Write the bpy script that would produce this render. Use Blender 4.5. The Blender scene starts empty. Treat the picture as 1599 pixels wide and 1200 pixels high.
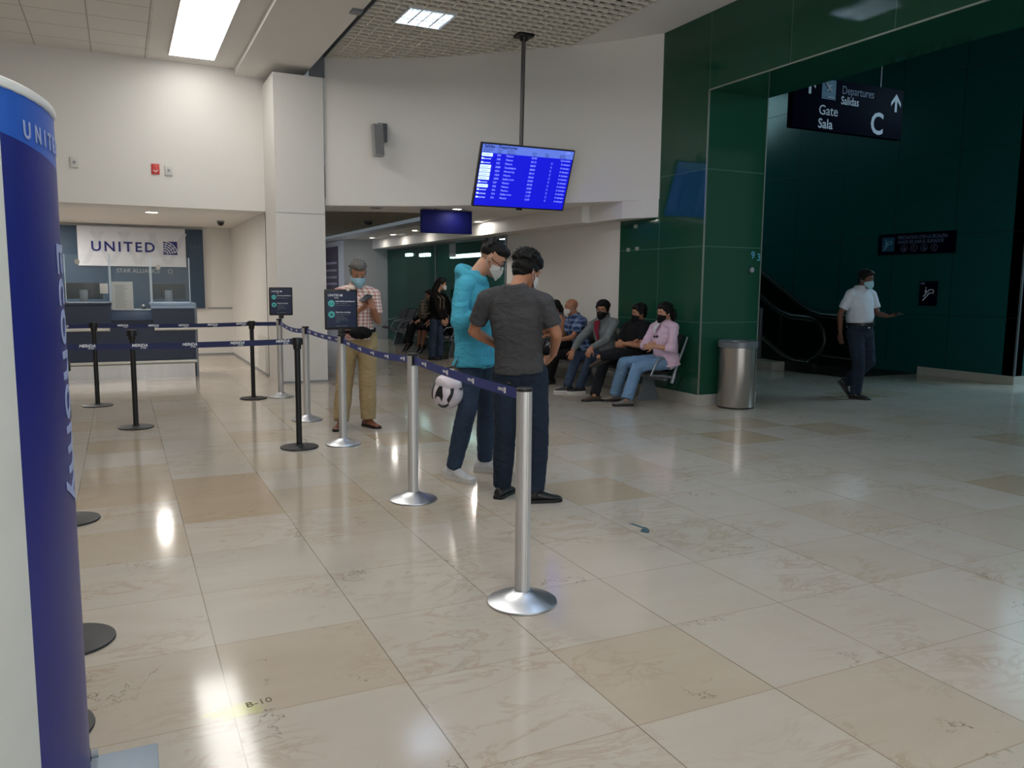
import bpy, bmesh, math, random
from mathutils import Vector, Matrix, noise
EXPO, WORLD, P_FRONT, P_HALL, PANEL, TUBE, P_NICHE, P_COR, P_UP = 0.32, .15, 200, 720, 6.3, 55.0, 32, 11, 70
random.seed(7)
S = bpy.context.scene
COL = S.collection
PI = math.pi
# ---------------------------------------------------------------- camera
def look_basis(yaw, pitch, roll):
    y, p, r = map(math.radians, (yaw, pitch, roll))
    f = Vector((math.sin(y)*math.cos(p), math.cos(y)*math.cos(p), -math.sin(p)))
    rt = Vector((math.cos(y), -math.sin(y), 0)); up = rt.cross(f)
    return rt*math.cos(r)+up*math.sin(r), -rt*math.sin(r)+up*math.cos(r), f
cr, cu, cf = look_basis(25.81, 7.0, 0.56)
cd = bpy.data.cameras.new('camera'); cam = bpy.data.objects.new('camera', cd); COL.objects.link(cam)
cd.sensor_width = 36; cd.lens = 1261.4*36/1599; cd.clip_start = .05; cd.clip_end = 200
M = Matrix((cr, cu, -cf)).transposed().to_4x4(); M.translation = Vector((0, 0, 1.5)); cam.matrix_world = M
S.camera = cam
# ---------------------------------------------------------------- world, exposure
S.view_settings.view_transform = 'Standard'; S.view_settings.look = 'None'
S.view_settings.gamma = 1; S.view_settings.use_curve_mapping = False
S.view_settings.exposure = EXPO
w = bpy.data.worlds.new('daylight'); S.world = w; w.use_nodes = True
w.node_tree.nodes['Background'].inputs[0].default_value = (.62, .74, .82, 1)
w.node_tree.nodes['Background'].inputs[1].default_value = WORLD
def area(name, loc, direction, sx, sy, power, color):
    l = bpy.data.lights.new(name, 'AREA'); l.shape = 'RECTANGLE'; l.size = sx; l.size_y = sy; l.energy = power; l.color = color
    o = bpy.data.objects.new(name, l); COL.objects.link(o); o.location = loc
    o.rotation_euler = Vector(direction).to_track_quat('-Z', 'Y').to_euler(); return o
# added fill from behind the camera, and overhead lamp for the hall's bluish daylight
area('front_fill', (2.0, -5.5, 2.6), (0.1, 1, .06), 9, 3.6, P_FRONT, (.93, .97, 1))
area('daylight_hall', (15.5, 5.2, 6.2), (-.45, -.05, -1), 6, 4.5, P_HALL, (.48, .80, 1))

area('daylight_upper_landing', (10.9, 16.5, 6.0), (0, -.55, -1), 3, 2.5, P_UP, (.5, .9, 1))
# ---------------------------------------------------------------- materials
def lin(c): return tuple(((v/255)/12.92 if v/255 <= .04045 else ((v/255+.055)/1.055)**2.4) for v in c)
class NT:
    def __init__(s, name):
        s.m = bpy.data.materials.new(name); s.m.use_nodes = True; s.t = s.m.node_tree; s.b = s.t.nodes['Principled BSDF']
    def n(s, typ, **k):
        x = s.t.nodes.new(typ)
        for a, v in k.items(): setattr(x, a, v)
        return x
    def l(s, a, b): s.t.links.new(a, b)
    def math(s, op, a, b=None, c=None):
        x = s.n('ShaderNodeMath', operation=op)
        for i, v in enumerate((a, b, c)):
            if v is None: continue
            if isinstance(v, (int, float)): x.inputs[i].default_value = v
            else: s.l(v, x.inputs[i])
        return x.outputs[0]
    def mix(s, f, a, b):
        x = s.n('ShaderNodeMix', data_type='RGBA')
        for i, v in ((0, f), (6, a), (7, b)):
            if isinstance(v, (int, float)): x.inputs[i].default_value = v
            elif isinstance(v, tuple): x.inputs[i].default_value = (*v, 1)
            else: s.l(v, x.inputs[i])
        return x.outputs[2]
    def obj(s): return s.n('ShaderNodeTexCoord').outputs['Object']
    def noise(s, vec, scale, detail=3, rough=.5, dist=0):
        x = s.n('ShaderNodeTexNoise'); x.inputs['Scale'].default_value = scale; x.inputs['Detail'].default_value = detail
        x.inputs['Roughness'].default_value = rough; x.inputs['Distortion'].default_value = dist; s.l(vec, x.inputs['Vector']); return x.outputs['Fac']
    def bump(s, h, strength=.3, dist=.01):
        x = s.n('ShaderNodeBump'); x.inputs['Strength'].default_value = strength; x.inputs['Distance'].default_value = dist
        s.l(h, x.inputs['Height']); s.l(x.outputs[0], s.b.inputs['Normal'])
    def scale(s, vec, v):
        x = s.n('ShaderNodeMapping'); x.inputs['Scale'].default_value = v; s.l(vec, x.inputs[0]); return x.outputs[0]
MATS = {}
def mat(name, rgb, rough=.6, metal=0, spec=.5, var=.08, vs=6, bump=0, bs=60, stretch=None, emit=0, emitc=None):
    if name in MATS: return MATS[name]
    t = NT(name); b = t.b; c = lin(rgb)
    b.inputs['Roughness'].default_value = rough; b.inputs['Metallic'].default_value = metal; b.inputs['Specular IOR Level'].default_value = spec
    o = t.obj()
    if stretch: o = t.scale(o, stretch)
    if var:
        f = t.noise(o, vs, 4)
        t.l(t.mix(f, tuple(v*(1-var) for v in c), tuple(min(1, v*(1+var)) for v in c)), b.inputs['Base Color'])
    else: b.inputs['Base Color'].default_value = (*c, 1)
    if bump: t.bump(t.noise(o, bs, 4), bump, .004)
    if emit:
        b.inputs['Emission Color'].default_value = (*(lin(emitc) if emitc else c), 1); b.inputs['Emission Strength'].default_value = emit
    MATS[name] = t.m; return t.m
white_wall = mat('white_paint', (222, 219, 214), .55, var=.02, vs=1.5, bump=.05, bs=40)
grey_wall = mat('grey_paint', (176, 178, 182), .6, var=.03, vs=1)
ceil_white = mat('ceiling_paint', (226, 223, 219), .7, var=.02)
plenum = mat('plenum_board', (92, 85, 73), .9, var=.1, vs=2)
slat_m = mat('grid_slat', (238, 232, 220), .5, var=.03)
slat_far = mat('grid_slat_beige', (170, 162, 144), .6, var=.05)  # darker beige slats for the corridor grid
alu = mat('brushed_aluminium', (206, 204, 202), .48, .75, var=.06, vs=30, stretch=(1, 1, .05))
alu_base = mat('spun_aluminium', (200, 202, 206), .34, 1, var=.05, vs=20)
steel = mat('brushed_steel', (178, 172, 166), .28, 1, var=.12, vs=18, stretch=(1, 1, .03))
chrome = mat('chrome', (210, 210, 212), .12, 1, var=0)
blackp = mat('black_plastic', (16, 16, 17), .45, var=.1)
blackbase = mat('black_cast_base', (34, 35, 37), .5, var=.1, vs=20)
grey_metal = mat('grey_painted_metal', (112, 118, 124), .35, .4, var=.06)
darkmetal = mat('dark_metal', (48, 46, 44), .4, .7, var=.1)
base_stone = mat('skirting_stone', (172, 170, 160), .35, var=.12, vs=5)
navy = mat('navy_laminate', (22, 30, 58), .4, var=.1)
text_white = mat('white_lettering', (232, 234, 238), .5, var=0)
text_grey = mat('grey_lettering', (142, 146, 150), .5, var=0)
text_navy = mat('navy_lettering', (22, 30, 110), .5, var=0)
# floor: 0.62 m cream marble tiles
def floor_material():
    t = NT('marble_floor_tiles'); o = t.obj(); sx = t.n('ShaderNodeSeparateXYZ'); t.l(o, sx.inputs[0])
    u = t.math('DIVIDE', t.math('SUBTRACT', sx.outputs[0], .293), .6215); v = t.math('DIVIDE', t.math('SUBTRACT', sx.outputs[1], 2.158), .6255)
    cu_, cv_ = t.math('FLOOR', u), t.math('FLOOR', v)
    fu, fv = t.math('SUBTRACT', u, cu_), t.math('SUBTRACT', v, cv_)
    cell = t.n('ShaderNodeCombineXYZ'); t.l(cu_, cell.inputs[0]); t.l(cv_, cell.inputs[1])
    wn = t.n('ShaderNodeTexWhiteNoise', noise_dimensions='2D'); t.l(cell.outputs[0], wn.inputs['Vector'])
    offs = t.n('ShaderNodeVectorMath', operation='MULTIPLY_ADD'); t.l(wn.outputs['Color'], offs.inputs[0]); offs.inputs[1].default_value = (30, 30, 30); t.l(o, offs.inputs[2])
    sv = t.scale(offs.outputs[0], (1, 2.2, 1))
    cloud = t.noise(sv, 1.6, 6, .6, .6)
    col = t.mix(cloud, lin((180, 168, 154)), lin((194, 185, 173)))
    r = t.n('ShaderNodeValToRGB'); r.color_ramp.elements[0].position = .0; r.color_ramp.elements[0].color = (*lin((232, 218, 198)), 1)
    r.color_ramp.elements[1].position = 1; r.color_ramp.elements[1].color = (1, 1, 1, 1); e = r.color_ramp.elements.new(.07); e.color = (*lin((246, 240, 230)), 1); e = r.color_ramp.elements.new(.4); e.color = (.95, .955, .95, 1)
    t.l(wn.outputs['Value'], r.inputs[0])
    mm = t.n('ShaderNodeMix', data_type='RGBA', blend_type='MULTIPLY'); mm.inputs[0].default_value = 1; t.l(col, mm.inputs[6]); t.l(r.outputs[0], mm.inputs[7]); col = mm.outputs[2]
    # soft brown veins
    n1 = t.noise(sv, 2.4, 8, .62, 1.2)
    vein = t.math('SUBTRACT', 1, t.math('MINIMUM', 1, t.math('MULTIPLY', t.math('ABSOLUTE', t.math('SUBTRACT', n1, .5)), 28)))
    gate = t.noise(o, 1.1, 2)
    gate = t.math('MINIMUM', 1, t.math('MAXIMUM', 0, t.math('MULTIPLY', t.math('SUBTRACT', gate, .47), 9)))
    col = t.mix(t.math('MULTIPLY', t.math('MULTIPLY', vein, gate), .34), col, lin((150, 120, 90)))
    # hairline cracks
    n2 = t.noise(offs.outputs[0], 3.1, 5, .65, .4)
    crack = t.math('SUBTRACT', 1, t.math('MINIMUM', 1, t.math('MULTIPLY', t.math('ABSOLUTE', t.math('SUBTRACT', n2, .43)), 150)))
    g2 = t.noise(offs.outputs[0], 2.3, 2); g2 = t.math('MINIMUM', 1, t.math('MAXIMUM', 0, t.math('MULTIPLY', t.math('SUBTRACT', g2, .58), 14)))
    col = t.mix(t.math('MULTIPLY', t.math('MULTIPLY', crack, g2), .75), col, lin((84, 70, 50)))
    # joints: dark across X, softer along Y
    ju = t.math('LESS_THAN', t.math('MINIMUM', fu, t.math('SUBTRACT', 1, fu)), .0038)
    jv = t.math('LESS_THAN', t.math('MINIMUM', fv, t.math('SUBTRACT', 1, fv)), .0042)
    jn = t.noise(o, 2.5, 2)
    col = t.mix(t.math('MULTIPLY', jv, .5), col, lin((140, 120, 92)))
    col = t.mix(t.math('MULTIPLY', ju, t.math('MULTIPLY', jn, 1.3)), col, lin((104, 92, 74)))
    # dirt by the joint and a yellow-green stain
    d = t.n('ShaderNodeVectorMath', operation='SUBTRACT'); t.l(o, d.inputs[0]); d.inputs[1].default_value = (.3, 2.83, 0)
    ds = t.scale(d.outputs[0], (1, 1.5, 1)); ln = t.n('ShaderNodeVectorMath', operation='LENGTH'); t.l(ds, ln.inputs[0])
    st = t.math('ADD', ln.outputs['Value'], t.math('MULTIPLY', t.math('SUBTRACT', t.noise(o, 22, 4), .5), .14))
    stf = t.math('MINIMUM', 1, t.math('MAXIMUM', 0, t.math('MULTIPLY', t.math('SUBTRACT', .1, st), 20)))
    col = t.mix(t.math('MULTIPLY', stf, .75), col, lin((188, 192, 96)))
    t.l(col, t.b.inputs['Base Color'])
    rg = t.math('ADD', .05, t.math('MULTIPLY', t.noise(o, 3, 4), .11)); t.l(rg, t.b.inputs['Roughness'])
    t.b.inputs['Specular IOR Level'].default_value = .5
    return t.m
floor_m = floor_material()
def green_material(name, c1, rough=.06):
    t = NT(name); o = t.obj(); f = t.noise(o, .6, 2)
    c = lin(c1); t.l(t.mix(f, tuple(v*.88 for v in c), tuple(v*1.12 for v in c)), t.b.inputs['Base Color'])
    t.b.inputs['Roughness'].default_value = rough; t.b.inputs['IOR'].default_value = 1.45; return t.m
green = green_material('green_back_painted_glass', (30, 77, 59))
teal = green_material('teal_back_painted_glass', (18, 78, 76), .2)
def glass_mat(name, tint, alpha, rough=.02):
    t = NT(name); t.b.inputs['Base Color'].default_value = (*lin(tint), 1); t.b.inputs['Roughness'].default_value = rough
    tr = t.n('ShaderNodeBsdfTransparent'); tr.inputs[0].default_value = (*[min(1, v*1.3+.25) for v in lin(tint)], 1)
    mx = t.n('ShaderNodeMixShader'); mx.inputs[0].default_value = alpha
    t.l(tr.outputs[0], mx.inputs[1]); t.l(t.b.outputs[0], mx.inputs[2]); t.l(mx.outputs[0], t.t.nodes['Material Output'].inputs[0]); return t.m
acrylic = glass_mat('clear_acrylic', (215, 232, 240), .05)
dark_glass = glass_mat('dark_escalator_glass', (10, 26, 22), .55)
shop_glass = glass_mat('green_shop_glass', (22, 78, 66), .62)
def lines_material(name, base, line, px, py, ox=0, oy=0, w=.012):
    t = NT(name); o = t.obj(); sx = t.n('ShaderNodeSeparateXYZ'); t.l(o, sx.inputs[0])
    def ln(s, off, p):
        f = t.math('FRACT', t.math('DIVIDE', t.math('SUBTRACT', s, off), p)); return t.math('LESS_THAN', t.math('MINIMUM', f, t.math('SUBTRACT', 1, f)), w/p/2)
    f = t.math('MAXIMUM', ln(sx.outputs[0], ox, px), ln(sx.outputs[1], oy, py))
    t.l(t.mix(f, lin(base), lin(line)), t.b.inputs['Base Color']); t.b.inputs['Roughness'].default_value = .8; return t.m
tile_ceiling = lines_material('ceiling_board_tiles', (226, 223, 219), (176, 172, 166), .685, .62, .47, 12.1, .016)
def emis(name, rgb, st):
    t = NT(name); t.b.inputs['Base Color'].default_value = (*lin(rgb), 1); t.b.inputs['Emission Color'].default_value = (*lin(rgb), 1); t.b.inputs['Emission Strength'].default_value = st; return t.m
panel_light = emis('light_panel', (255, 253, 248), PANEL)
tube_light = emis('fluorescent_tube', (200, 226, 255), TUBE)
down_light = emis('downlight_lamp', (255, 246, 228), 20)
screen_blue = emis('display_screen_blue', (14, 16, 200), .75)
screen_head = emis('display_screen_header', (92, 118, 214), .7)
screen_text = emis('display_screen_text', (150, 165, 255), .8)
screen_white = emis('display_screen_white', (205, 232, 255), .9)
# ---------------------------------------------------------------- mesh helpers
ORG = {}
def org(p): return ORG.get(p.name, Vector((0, 0, 0))) if p else Vector((0, 0, 0))
def link_mesh(name, me, m, parent=None, at=None):
    """me in world coordinates; object origin follows the parent (or `at`)"""
    o = bpy.data.objects.new(name, me); COL.objects.link(o)
    if m is not None:
        for x in (m if isinstance(m, (list, tuple)) else [m]): me.materials.append(x)
    if parent:
        base = org(parent); me.transform(Matrix.Translation(-base)); o.parent = parent; ORG[o.name] = base
    elif at is not None:
        me.transform(Matrix.Translation(-Vector(at))); o.location = at; ORG[o.name] = Vector(at)
    return o
def thing(name, label, cat, loc, group=None):
    o = bpy.data.objects.new(name, None); COL.objects.link(o); o.location = loc; o.empty_display_size = .1
    ORG[o.name] = Vector(loc); o['label'] = label; o['category'] = cat
    if group: o['group'] = group
    return o
def tag(o, label, cat, group=None):
    o['label'] = label; o['category'] = cat
    if group: o['group'] = group
    return o
def struct(o): o['kind'] = 'structure'; return o
def smooth(me, ang=40):
    for p in me.polygons: p.use_smooth = True
    try: me.set_sharp_from_angle(angle=math.radians(ang))
    except Exception: pass
class B:
    def __init__(s): s.bm = bmesh.new()
    def box(s, x0, x1, y0, y1, z0, z1, bev=0):
        r = bmesh.ops.create_cube(s.bm, size=1)['verts']
        for v in r: v.co = Vector(((x0+x1)/2+v.co.x*(x1-x0), (y0+y1)/2+v.co.y*(y1-y0), (z0+z1)/2+v.co.z*(z1-z0)))
        if bev:
            es = {e for v in r for e in v.link_edges}; bmesh.ops.bevel(s.bm, geom=list(es), offset=bev, segments=2, affect='EDGES', profile=.5)
        return s
    def ngon(s, pts, n):
        """closed prism from polygon pts extruded by vector n"""
        a = [s.bm.verts.new(Vector(p)) for p in pts]; b = [s.bm.verts.new(Vector(p)+Vector(n)) for p in pts]
        s.bm.faces.new(a[::-1]); s.bm.faces.new(b)
        for i in range(len(a)): j = (i+1) % len(a); s.bm.faces.new((a[i], a[j], b[j], b[i]))
        return s
    def lathe(s, prof, c=(0, 0), n=32):
        rings = []
        for r, z in prof:
            if r < 1e-5: rings.append([s.bm.verts.new((c[0], c[1], z))])
            else: rings.append([s.bm.verts.new((c[0]+r*math.cos(2*PI*i/n), c[1]+r*math.sin(2*PI*i/n), z)) for i in range(n)])
        for a, b in zip(rings, rings[1:]):
            if len(a) == 1 and len(b) == 1: continue
            for i in range(n):
                j = (i+1) % n
                if len(a) == 1: s.bm.faces.new((a[0], b[j], b[i]))
                elif len(b) == 1: s.bm.faces.new((a[i], a[j], b[0]))
                else: s.bm.faces.new((a[i], a[j], b[j], b[i]))
        for ring, fl in ((rings[0], True), (rings[-1], False)):
            if len(ring) > 1: s.bm.faces.new(ring[::-1] if fl else ring)
        return s
    def loft(s, rings, cap=True):
        R = [[s.bm.verts.new(p) for p in r] for r in rings]; n = len(R[0])
        for a, b in zip(R, R[1:]):
            for i in range(n): j = (i+1) % n; s.bm.faces.new((a[i], a[j], b[j], b[i]))
        if cap: s.bm.faces.new(R[0][::-1]); s.bm.faces.new(R[-1])
        return s
    def tube(s, pts, r, n=10, closed=False):
        pts = [Vector(p) for p in pts]; rs = r if isinstance(r, (list, tuple)) else [r]*len(pts); rings = []; px = None
        for i, p in enumerate(pts):
            t = (pts[min(i+1, len(pts)-1)]-pts[max(i-1, 0)]).normalized()
            if px is None: px = t.orthogonal().normalized()
            px = (px-t*px.dot(t)).normalized(); py = t.cross(px)
            rings.append([p+(px*math.cos(2*PI*k/n)+py*math.sin(2*PI*k/n))*rs[i] for k in range(n)])
        return s.loft(rings)
    def limb(s, pts, rs, n=14, r0=True, r1=True, flat=1, side=None):
        """tapered limb with rounded or flat ends; `flat` squashes across `side`"""
        pts = [Vector(p) for p in pts]; P = []; Rr = []
        d0 = (pts[1]-pts[0]).normalized(); d1 = (pts[-1]-pts[-2]).normalized()
        if r0:
            for a in (80, 55, 28): a = math.radians(a); P.append(pts[0]-d0*rs[0]*math.sin(a)); Rr.append(rs[0]*math.cos(a))
        for i, p in enumerate(pts): P.append(p); Rr.append(rs[i])
        if r1:
            for a in (28, 55, 80): a = math.radians(a); P.append(pts[-1]+d1*rs[-1]*math.sin(a)); Rr.append(rs[-1]*math.cos(a))
        return s.tube(P, Rr, n)
    def ell(s, c, r, ax=None, n=20, m=12):
        """ellipsoid, ax = 3x3 frame"""
        ax = ax or Matrix.Identity(3); c = Vector(c); rings = []
        v0 = s.bm.verts.new(c-ax@Vector((0, 0, r[2]))); v1 = s.bm.verts.new(c+ax@Vector((0, 0, r[2])))
        for i in range(1, m):
            a = -PI/2+PI*i/m; rings.append([s.bm.verts.new(c+ax@Vector((r[0]*math.cos(a)*math.cos(2*PI*k/n), r[1]*math.cos(a)*math.sin(2*PI*k/n), r[2]*math.sin(a)))) for k in range(n)])
        for k in range(n):
            j = (k+1) % n; s.bm.faces.new((v0, rings[0][j], rings[0][k])); s.bm.faces.new((v1, rings[-1][k], rings[-1][j]))
        for a, b in zip(rings, rings[1:]):
            for k in range(n): j = (k+1) % n; s.bm.faces.new((a[k], a[j], b[j], b[k]))
        return s
    def sheet(s, grid):
        V = [[s.bm.verts.new(p) for p in row] for row in grid]
        for a, b in zip(V, V[1:]):
            for i in range(len(a)-1): s.bm.faces.new((a[i], a[i+1], b[i+1], b[i]))
        return s
    def mesh(s, name='m', sm=40):
        bmesh.ops.recalc_face_normals(s.bm, faces=s.bm.faces)
        me = bpy.data.meshes.new(name); s.bm.to_mesh(me); s.bm.free()
        if sm: smooth(me, sm)
        return me
    def obj(s, name, m, parent=None, at=None, sm=40): return link_mesh(name, s.mesh(name, sm), m, parent, at)
def apply_mods(me, fn):
    o = bpy.data.objects.new('tmp', me); COL.objects.link(o); fn(o)
    dg = bpy.context.evaluated_depsgraph_get(); dg.update()
    r = bpy.data.meshes.new_from_object(o.evaluated_get(dg)); bpy.data.objects.remove(o); return r
def remesh(b, vox, sm_it=4, factor=.5):
    me = b.mesh('r', 0)
    def fn(o):
        r = o.modifiers.new('r', 'REMESH'); r.mode = 'VOXEL'; r.voxel_size = vox; r.use_smooth_shade = True
        if sm_it: q = o.modifiers.new('s', 'SMOOTH'); q.factor = factor; q.iterations = sm_it
    out = apply_mods(me, fn)
    for p in out.polygons: p.use_smooth = True
    return out
def crinkle(me, amp, f=(8, 8, 8), f2=2.3, seed=0):
    ns = [v.normal.copy() for v in me.vertices]; o = Vector((seed*3.1, seed*1.7, seed))
    for v, nn in zip(me.vertices, ns):
        p = Vector((v.co.x*f[0], v.co.y*f[1], v.co.z*f[2]))+o
        a = noise.noise(p); b = noise.noise(p*f2)
        v.co += nn*amp*((1-abs(a)*2.2)*.7+b*.5)
    return me
def solid(b, th, name='m'):
    me = b.mesh(name, 0)
    def fn(o): q = o.modifiers.new('s', 'SOLIDIFY'); q.thickness = th; q.offset = 0
    r = apply_mods(me, fn); smooth(r, 50); return r
TXT = {}
def text_mesh(s, size, bold=0, shear=0, align='CENTER', font_scale=1, space=1):
    k = (s, size, bold, shear, align, font_scale, space)
    if k not in TXT:
        c = bpy.data.curves.new('t', 'FONT'); c.body = s; c.size = size; c.offset = bold*size; c.shear = shear; c.align_x = align; c.align_y = 'CENTER'; c.extrude = .0004; c.space_character = space; c.resolution_u = 3
        o = bpy.data.objects.new('t', c); COL.objects.link(o); dg = bpy.context.evaluated_depsgraph_get(); dg.update()
        me = bpy.data.meshes.new_from_object(o.evaluated_get(dg)); bpy.data.objects.remove(o)
        me.materials.clear()
        if font_scale != 1: me.transform(Matrix.Diagonal((font_scale, 1, 1, 1)))
        TXT[k] = me
    return TXT[k].copy()
def text(s, pos, xdir, ydir, size, m, parent, name='lettering', **k):
    me = text_mesh(s, size, **k); x = Vector(xdir).normalized(); y = Vector(ydir).normalized(); z = x.cross(y)
    T = Matrix((x, y, z)).transposed().to_4x4(); T.translation = Vector(pos); me.transform(T)
    return link_mesh(name, me, m, parent)
def copy_tree(o, parent=None, loc=None):
    c = o.copy(); COL.objects.link(c); c.parent = parent
    if loc is not None: c.location = loc
    ORG[c.name] = Vector(loc) if loc is not None else ORG.get(o.name, Vector())
    for ch in [x for x in bpy.data.objects if x.parent == o]: copy_tree(ch, c)
    return c
# ================================================================ SETTING
struct(B().box(-8, 22, -7, 26, -.1, 0).obj('floor', floor_m, sm=0))
# ceilings: boarded left ceiling, beam, plain bands, egg-crate grid with plenum above
struct(B().box(-8, 1.7, -7, 13.25, 4.7, 4.8).obj('ceiling', tile_ceiling, sm=0))
struct(B().box(.5, 1.7, -7, 13.25, 4.692, 4.70).obj('ceiling', ceil_white, sm=0))
struct(B().box(1.7, 2.64, -7, 13.25, 4.6, 4.95).obj('ceiling', ceil_white, sm=0))
struct(B().box(5.75, 6.56, -7, 9.6, 4.78, 4.9).ngon([(5.75, 9.6, 4.78), (6.56, 9.6, 4.78), (6.56, 10.4, 4.78), (5.75, 10.4, 4.78)], (0, 0, .12)).obj('ceiling', ceil_white, sm=0))
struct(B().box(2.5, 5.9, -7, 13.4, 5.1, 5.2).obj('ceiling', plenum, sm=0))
def egg_crate(x0, x1, y0, y1, z, p, h, m, th=.006):
    b = B(); n = int((x1-x0)/p); k = int((y1-y0)/p)
    for i in range(n+1): x = x0+i*p; b.box(x-th, x+th, y0, y1, z, z+h)
    for j in range(k+1): y = y1-j*p; b.box(x0, x1, y-th, y+th, z, z+h)
    return struct(b.obj('ceiling', m, sm=0))
egg_crate(2.85, 5.75, -2.0, 12.5, 4.78, .145, .04, slat_m, .006)
struct(B().box(2.64, 2.85, 12.32, 12.4, 4.5, 5.1).box(2.66, 2.70, -7, 12.3, 4.78, 4.82).box(2.84, 2.855, -7, 12.4, 4.775, 4.84).obj('trim_1', grey_metal, sm=0))
# left: upper wall above the counter niche, niche, column
struct(B().box(-8, 2.1, 13.25, 13.4, 2.6, 4.95).obj('wall_left', white_wall, sm=0))
struct(B().box(-8, 2.1, 13.4, 17.95, 2.6, 2.7).obj('ceiling', ceil_white, sm=0))
struct(B().box(-8, 2.25, 17.8, 17.95, 0, 2.7).obj('wall_back', white_wall, sm=0))
struct(B().box(1.62, 2.1, 17.77, 17.8, .96, .975).obj('trim_2', grey_metal, sm=0))
struct(B().box(2.1, 2.25, 13.25, 17.8, 0, 4.95).obj('wall_right', white_wall, sm=0))
struct(B().box(2.1, 2.815, 12.3, 13.3, 0, 4.49).obj('wall_column', white_wall, sm=0))
struct(B().box(2.1, 2.815, 12.296, 12.3, 2.515, 2.523).obj('trim_3', text_grey, sm=0))
struct(B().box(-8, -7.9, -7, 18, 0, 4.9).obj('wall_west', white_wall, sm=0))
# curved bulkhead with soffit
curve = [(2.84, 12.36), (3.2, 12.2), (3.6, 12.0), (4.0, 11.78), (4.4, 11.47), (4.8, 11.1), (5.2, 10.7), (5.6, 10.3), (5.95, 9.92), (6.25, 9.55), (6.56, 9.06)]
def poly_wall(pts, z0, z1, back, name, m):
    P = [(x, y, z0) for x, y in pts]+[(x+back[0], y+back[1], z0) for x, y in reversed(pts)]
    me = B().ngon(P, (0, 0, z1-z0)).mesh('w', 30); return struct(link_mesh(name, me, m))
poly_wall(curve, 2.66, 4.82, (.05, .12), 'wall_bulkhead', white_wall)
struct(B().ngon([(x, y+.02, 2.655) for x, y in curve]+[(6.56, 25, 2.655), (5.38, 25, 2.655), (5.42, 14.4, 2.655), (5.3, 13.4, 2.655), (5.0, 12.95, 2.655), (4.5, 12.8, 2.655), (3.9, 12.95, 2.655), (2.84, 13.45, 2.655)], (0, 0, .09)).obj('ceiling', ceil_white, sm=0))
struct(B().box(5.36, 5.39, 14.2, 25, 2.64, 2.67).obj('trim_4', ceil_white, sm=0))
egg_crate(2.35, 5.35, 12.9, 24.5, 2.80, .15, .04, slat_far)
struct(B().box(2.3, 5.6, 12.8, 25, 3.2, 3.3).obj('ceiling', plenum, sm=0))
# beam along the green wall and its nose under the bulkhead
struct(B().ngon([(6.27, 9.54, 2.42), (6.56, 9.07, 2.42), (6.56, 10.4, 2.42), (6.27, 10.4, 2.42)], (0, 0, .3)).box(6.14, 6.56, 10.4, 25, 2.42, 2.66).obj('wall_beam', white_wall, sm=0))
# long wall X = 6.55 : green glass, white, green shop glass
struct(B().box(6.55, 7.48, 8.12, 10.0, 0, 5.2).obj('wall_green', green, sm=0))
struct(B().box(6.55, 7.48, -7, 8.12, 3.87, 5.2).obj('wall_lintel', green, sm=0))
struct(B().box(6.55, 6.75, 10.0, 13.85, 0, 2.8).obj('wall_bench', white_wall, sm=0))
struct(B().box(6.55, 6.58, 13.85, 21.35, 0, 2.42).obj('window_1', shop_glass, sm=0))
struct(B().box(8.3, 8.4, 13.85, 25, 0, 3).box(6.6, 8.3, 13.85, 13.9, 0, 3).box(6.55, 8.4, 13.85, 25, 2.7, 2.8).obj('wall_shop', mat('shop_interior', (30, 62, 56), .8), sm=0))
struct(B().box(6.53, 6.55, 13.82, 13.87, 0, 2.42).box(6.53, 6.55, 17.6, 17.63, 0, 2.42).box(6.53, 6.55, 13.85, 21.35, 2.39, 2.42).obj('trim_5', grey_metal, sm=0))
# corridor end
struct(B().box(5.36, 6.6, 21.35, 25, 0, 2.66).obj('wall_corridor', grey_wall, sm=0))
struct(B().box(2.2, 5.4, 24.9, 25, 0, 3).box(2.25, 2.3, 13.4, 25, 0, 3).obj('wall_corridor_end', grey_wall, sm=0))
# skirting stones
struct(B().box(6.535, 6.55, 8.105, 14, 0, .135).box(6.55, 7.49, 8.105, 8.12, 0, .135).obj('baseboard_green', base_stone, sm=0))
struct(B().box(6.50, 6.55, 10.0, 13.85, 0, .145).obj('baseboard_white', base_stone, sm=0))
struct(B().box(12.685, 12.7, 8.0, 9.72, 0, .135).box(12.685, 20, 7.985, 8.0, 0, .135).obj('baseboard_hall', base_stone, sm=0))
struct(B().box(-8, 2.1, 17.785, 17.8, 0, .03).box(2.09, 2.1, 13.25, 17.8, 0, .03).box(2.09, 2.82, 12.29, 12.3, 0, .03).obj('baseboard_white', text_grey, sm=0))
# glass seams and edge trims of the green cladding
seam = mat('glass_joint', (60, 110, 92), .4, var=0); edge = mat('edge_trim', (150, 160, 150), .3, .6, var=0)
b = B()
for z in (1.05, 2.0, 2.94): b.box(6.5485, 6.551, 8.13, 9.99, z-.004, z+.004).box(6.56, 7.47, 8.1185, 8.121, z-.004, z+.004)
for y in (9.06, 8.121, 6.8, 5.5, 4.2, 2.9, 1.6): b.box(6.5485, 6.551, y-.003, y+.003, 3.88 if y < 8.5 else 2.42, 4.78)
b.box(6.5485, 6.551, 9.05, 9.056, .14, 2.42)
struct(b.obj('trim_6', seam, sm=0))
struct(B().box(6.54, 6.556, 8.108, 8.124, .135, 3.87).box(7.474, 7.488, 8.112, 8.124, .135, 3.87).box(6.54, 6.556, -7, 8.12, 3.862, 3.878).obj('trim_7', edge, sm=0))
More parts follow.
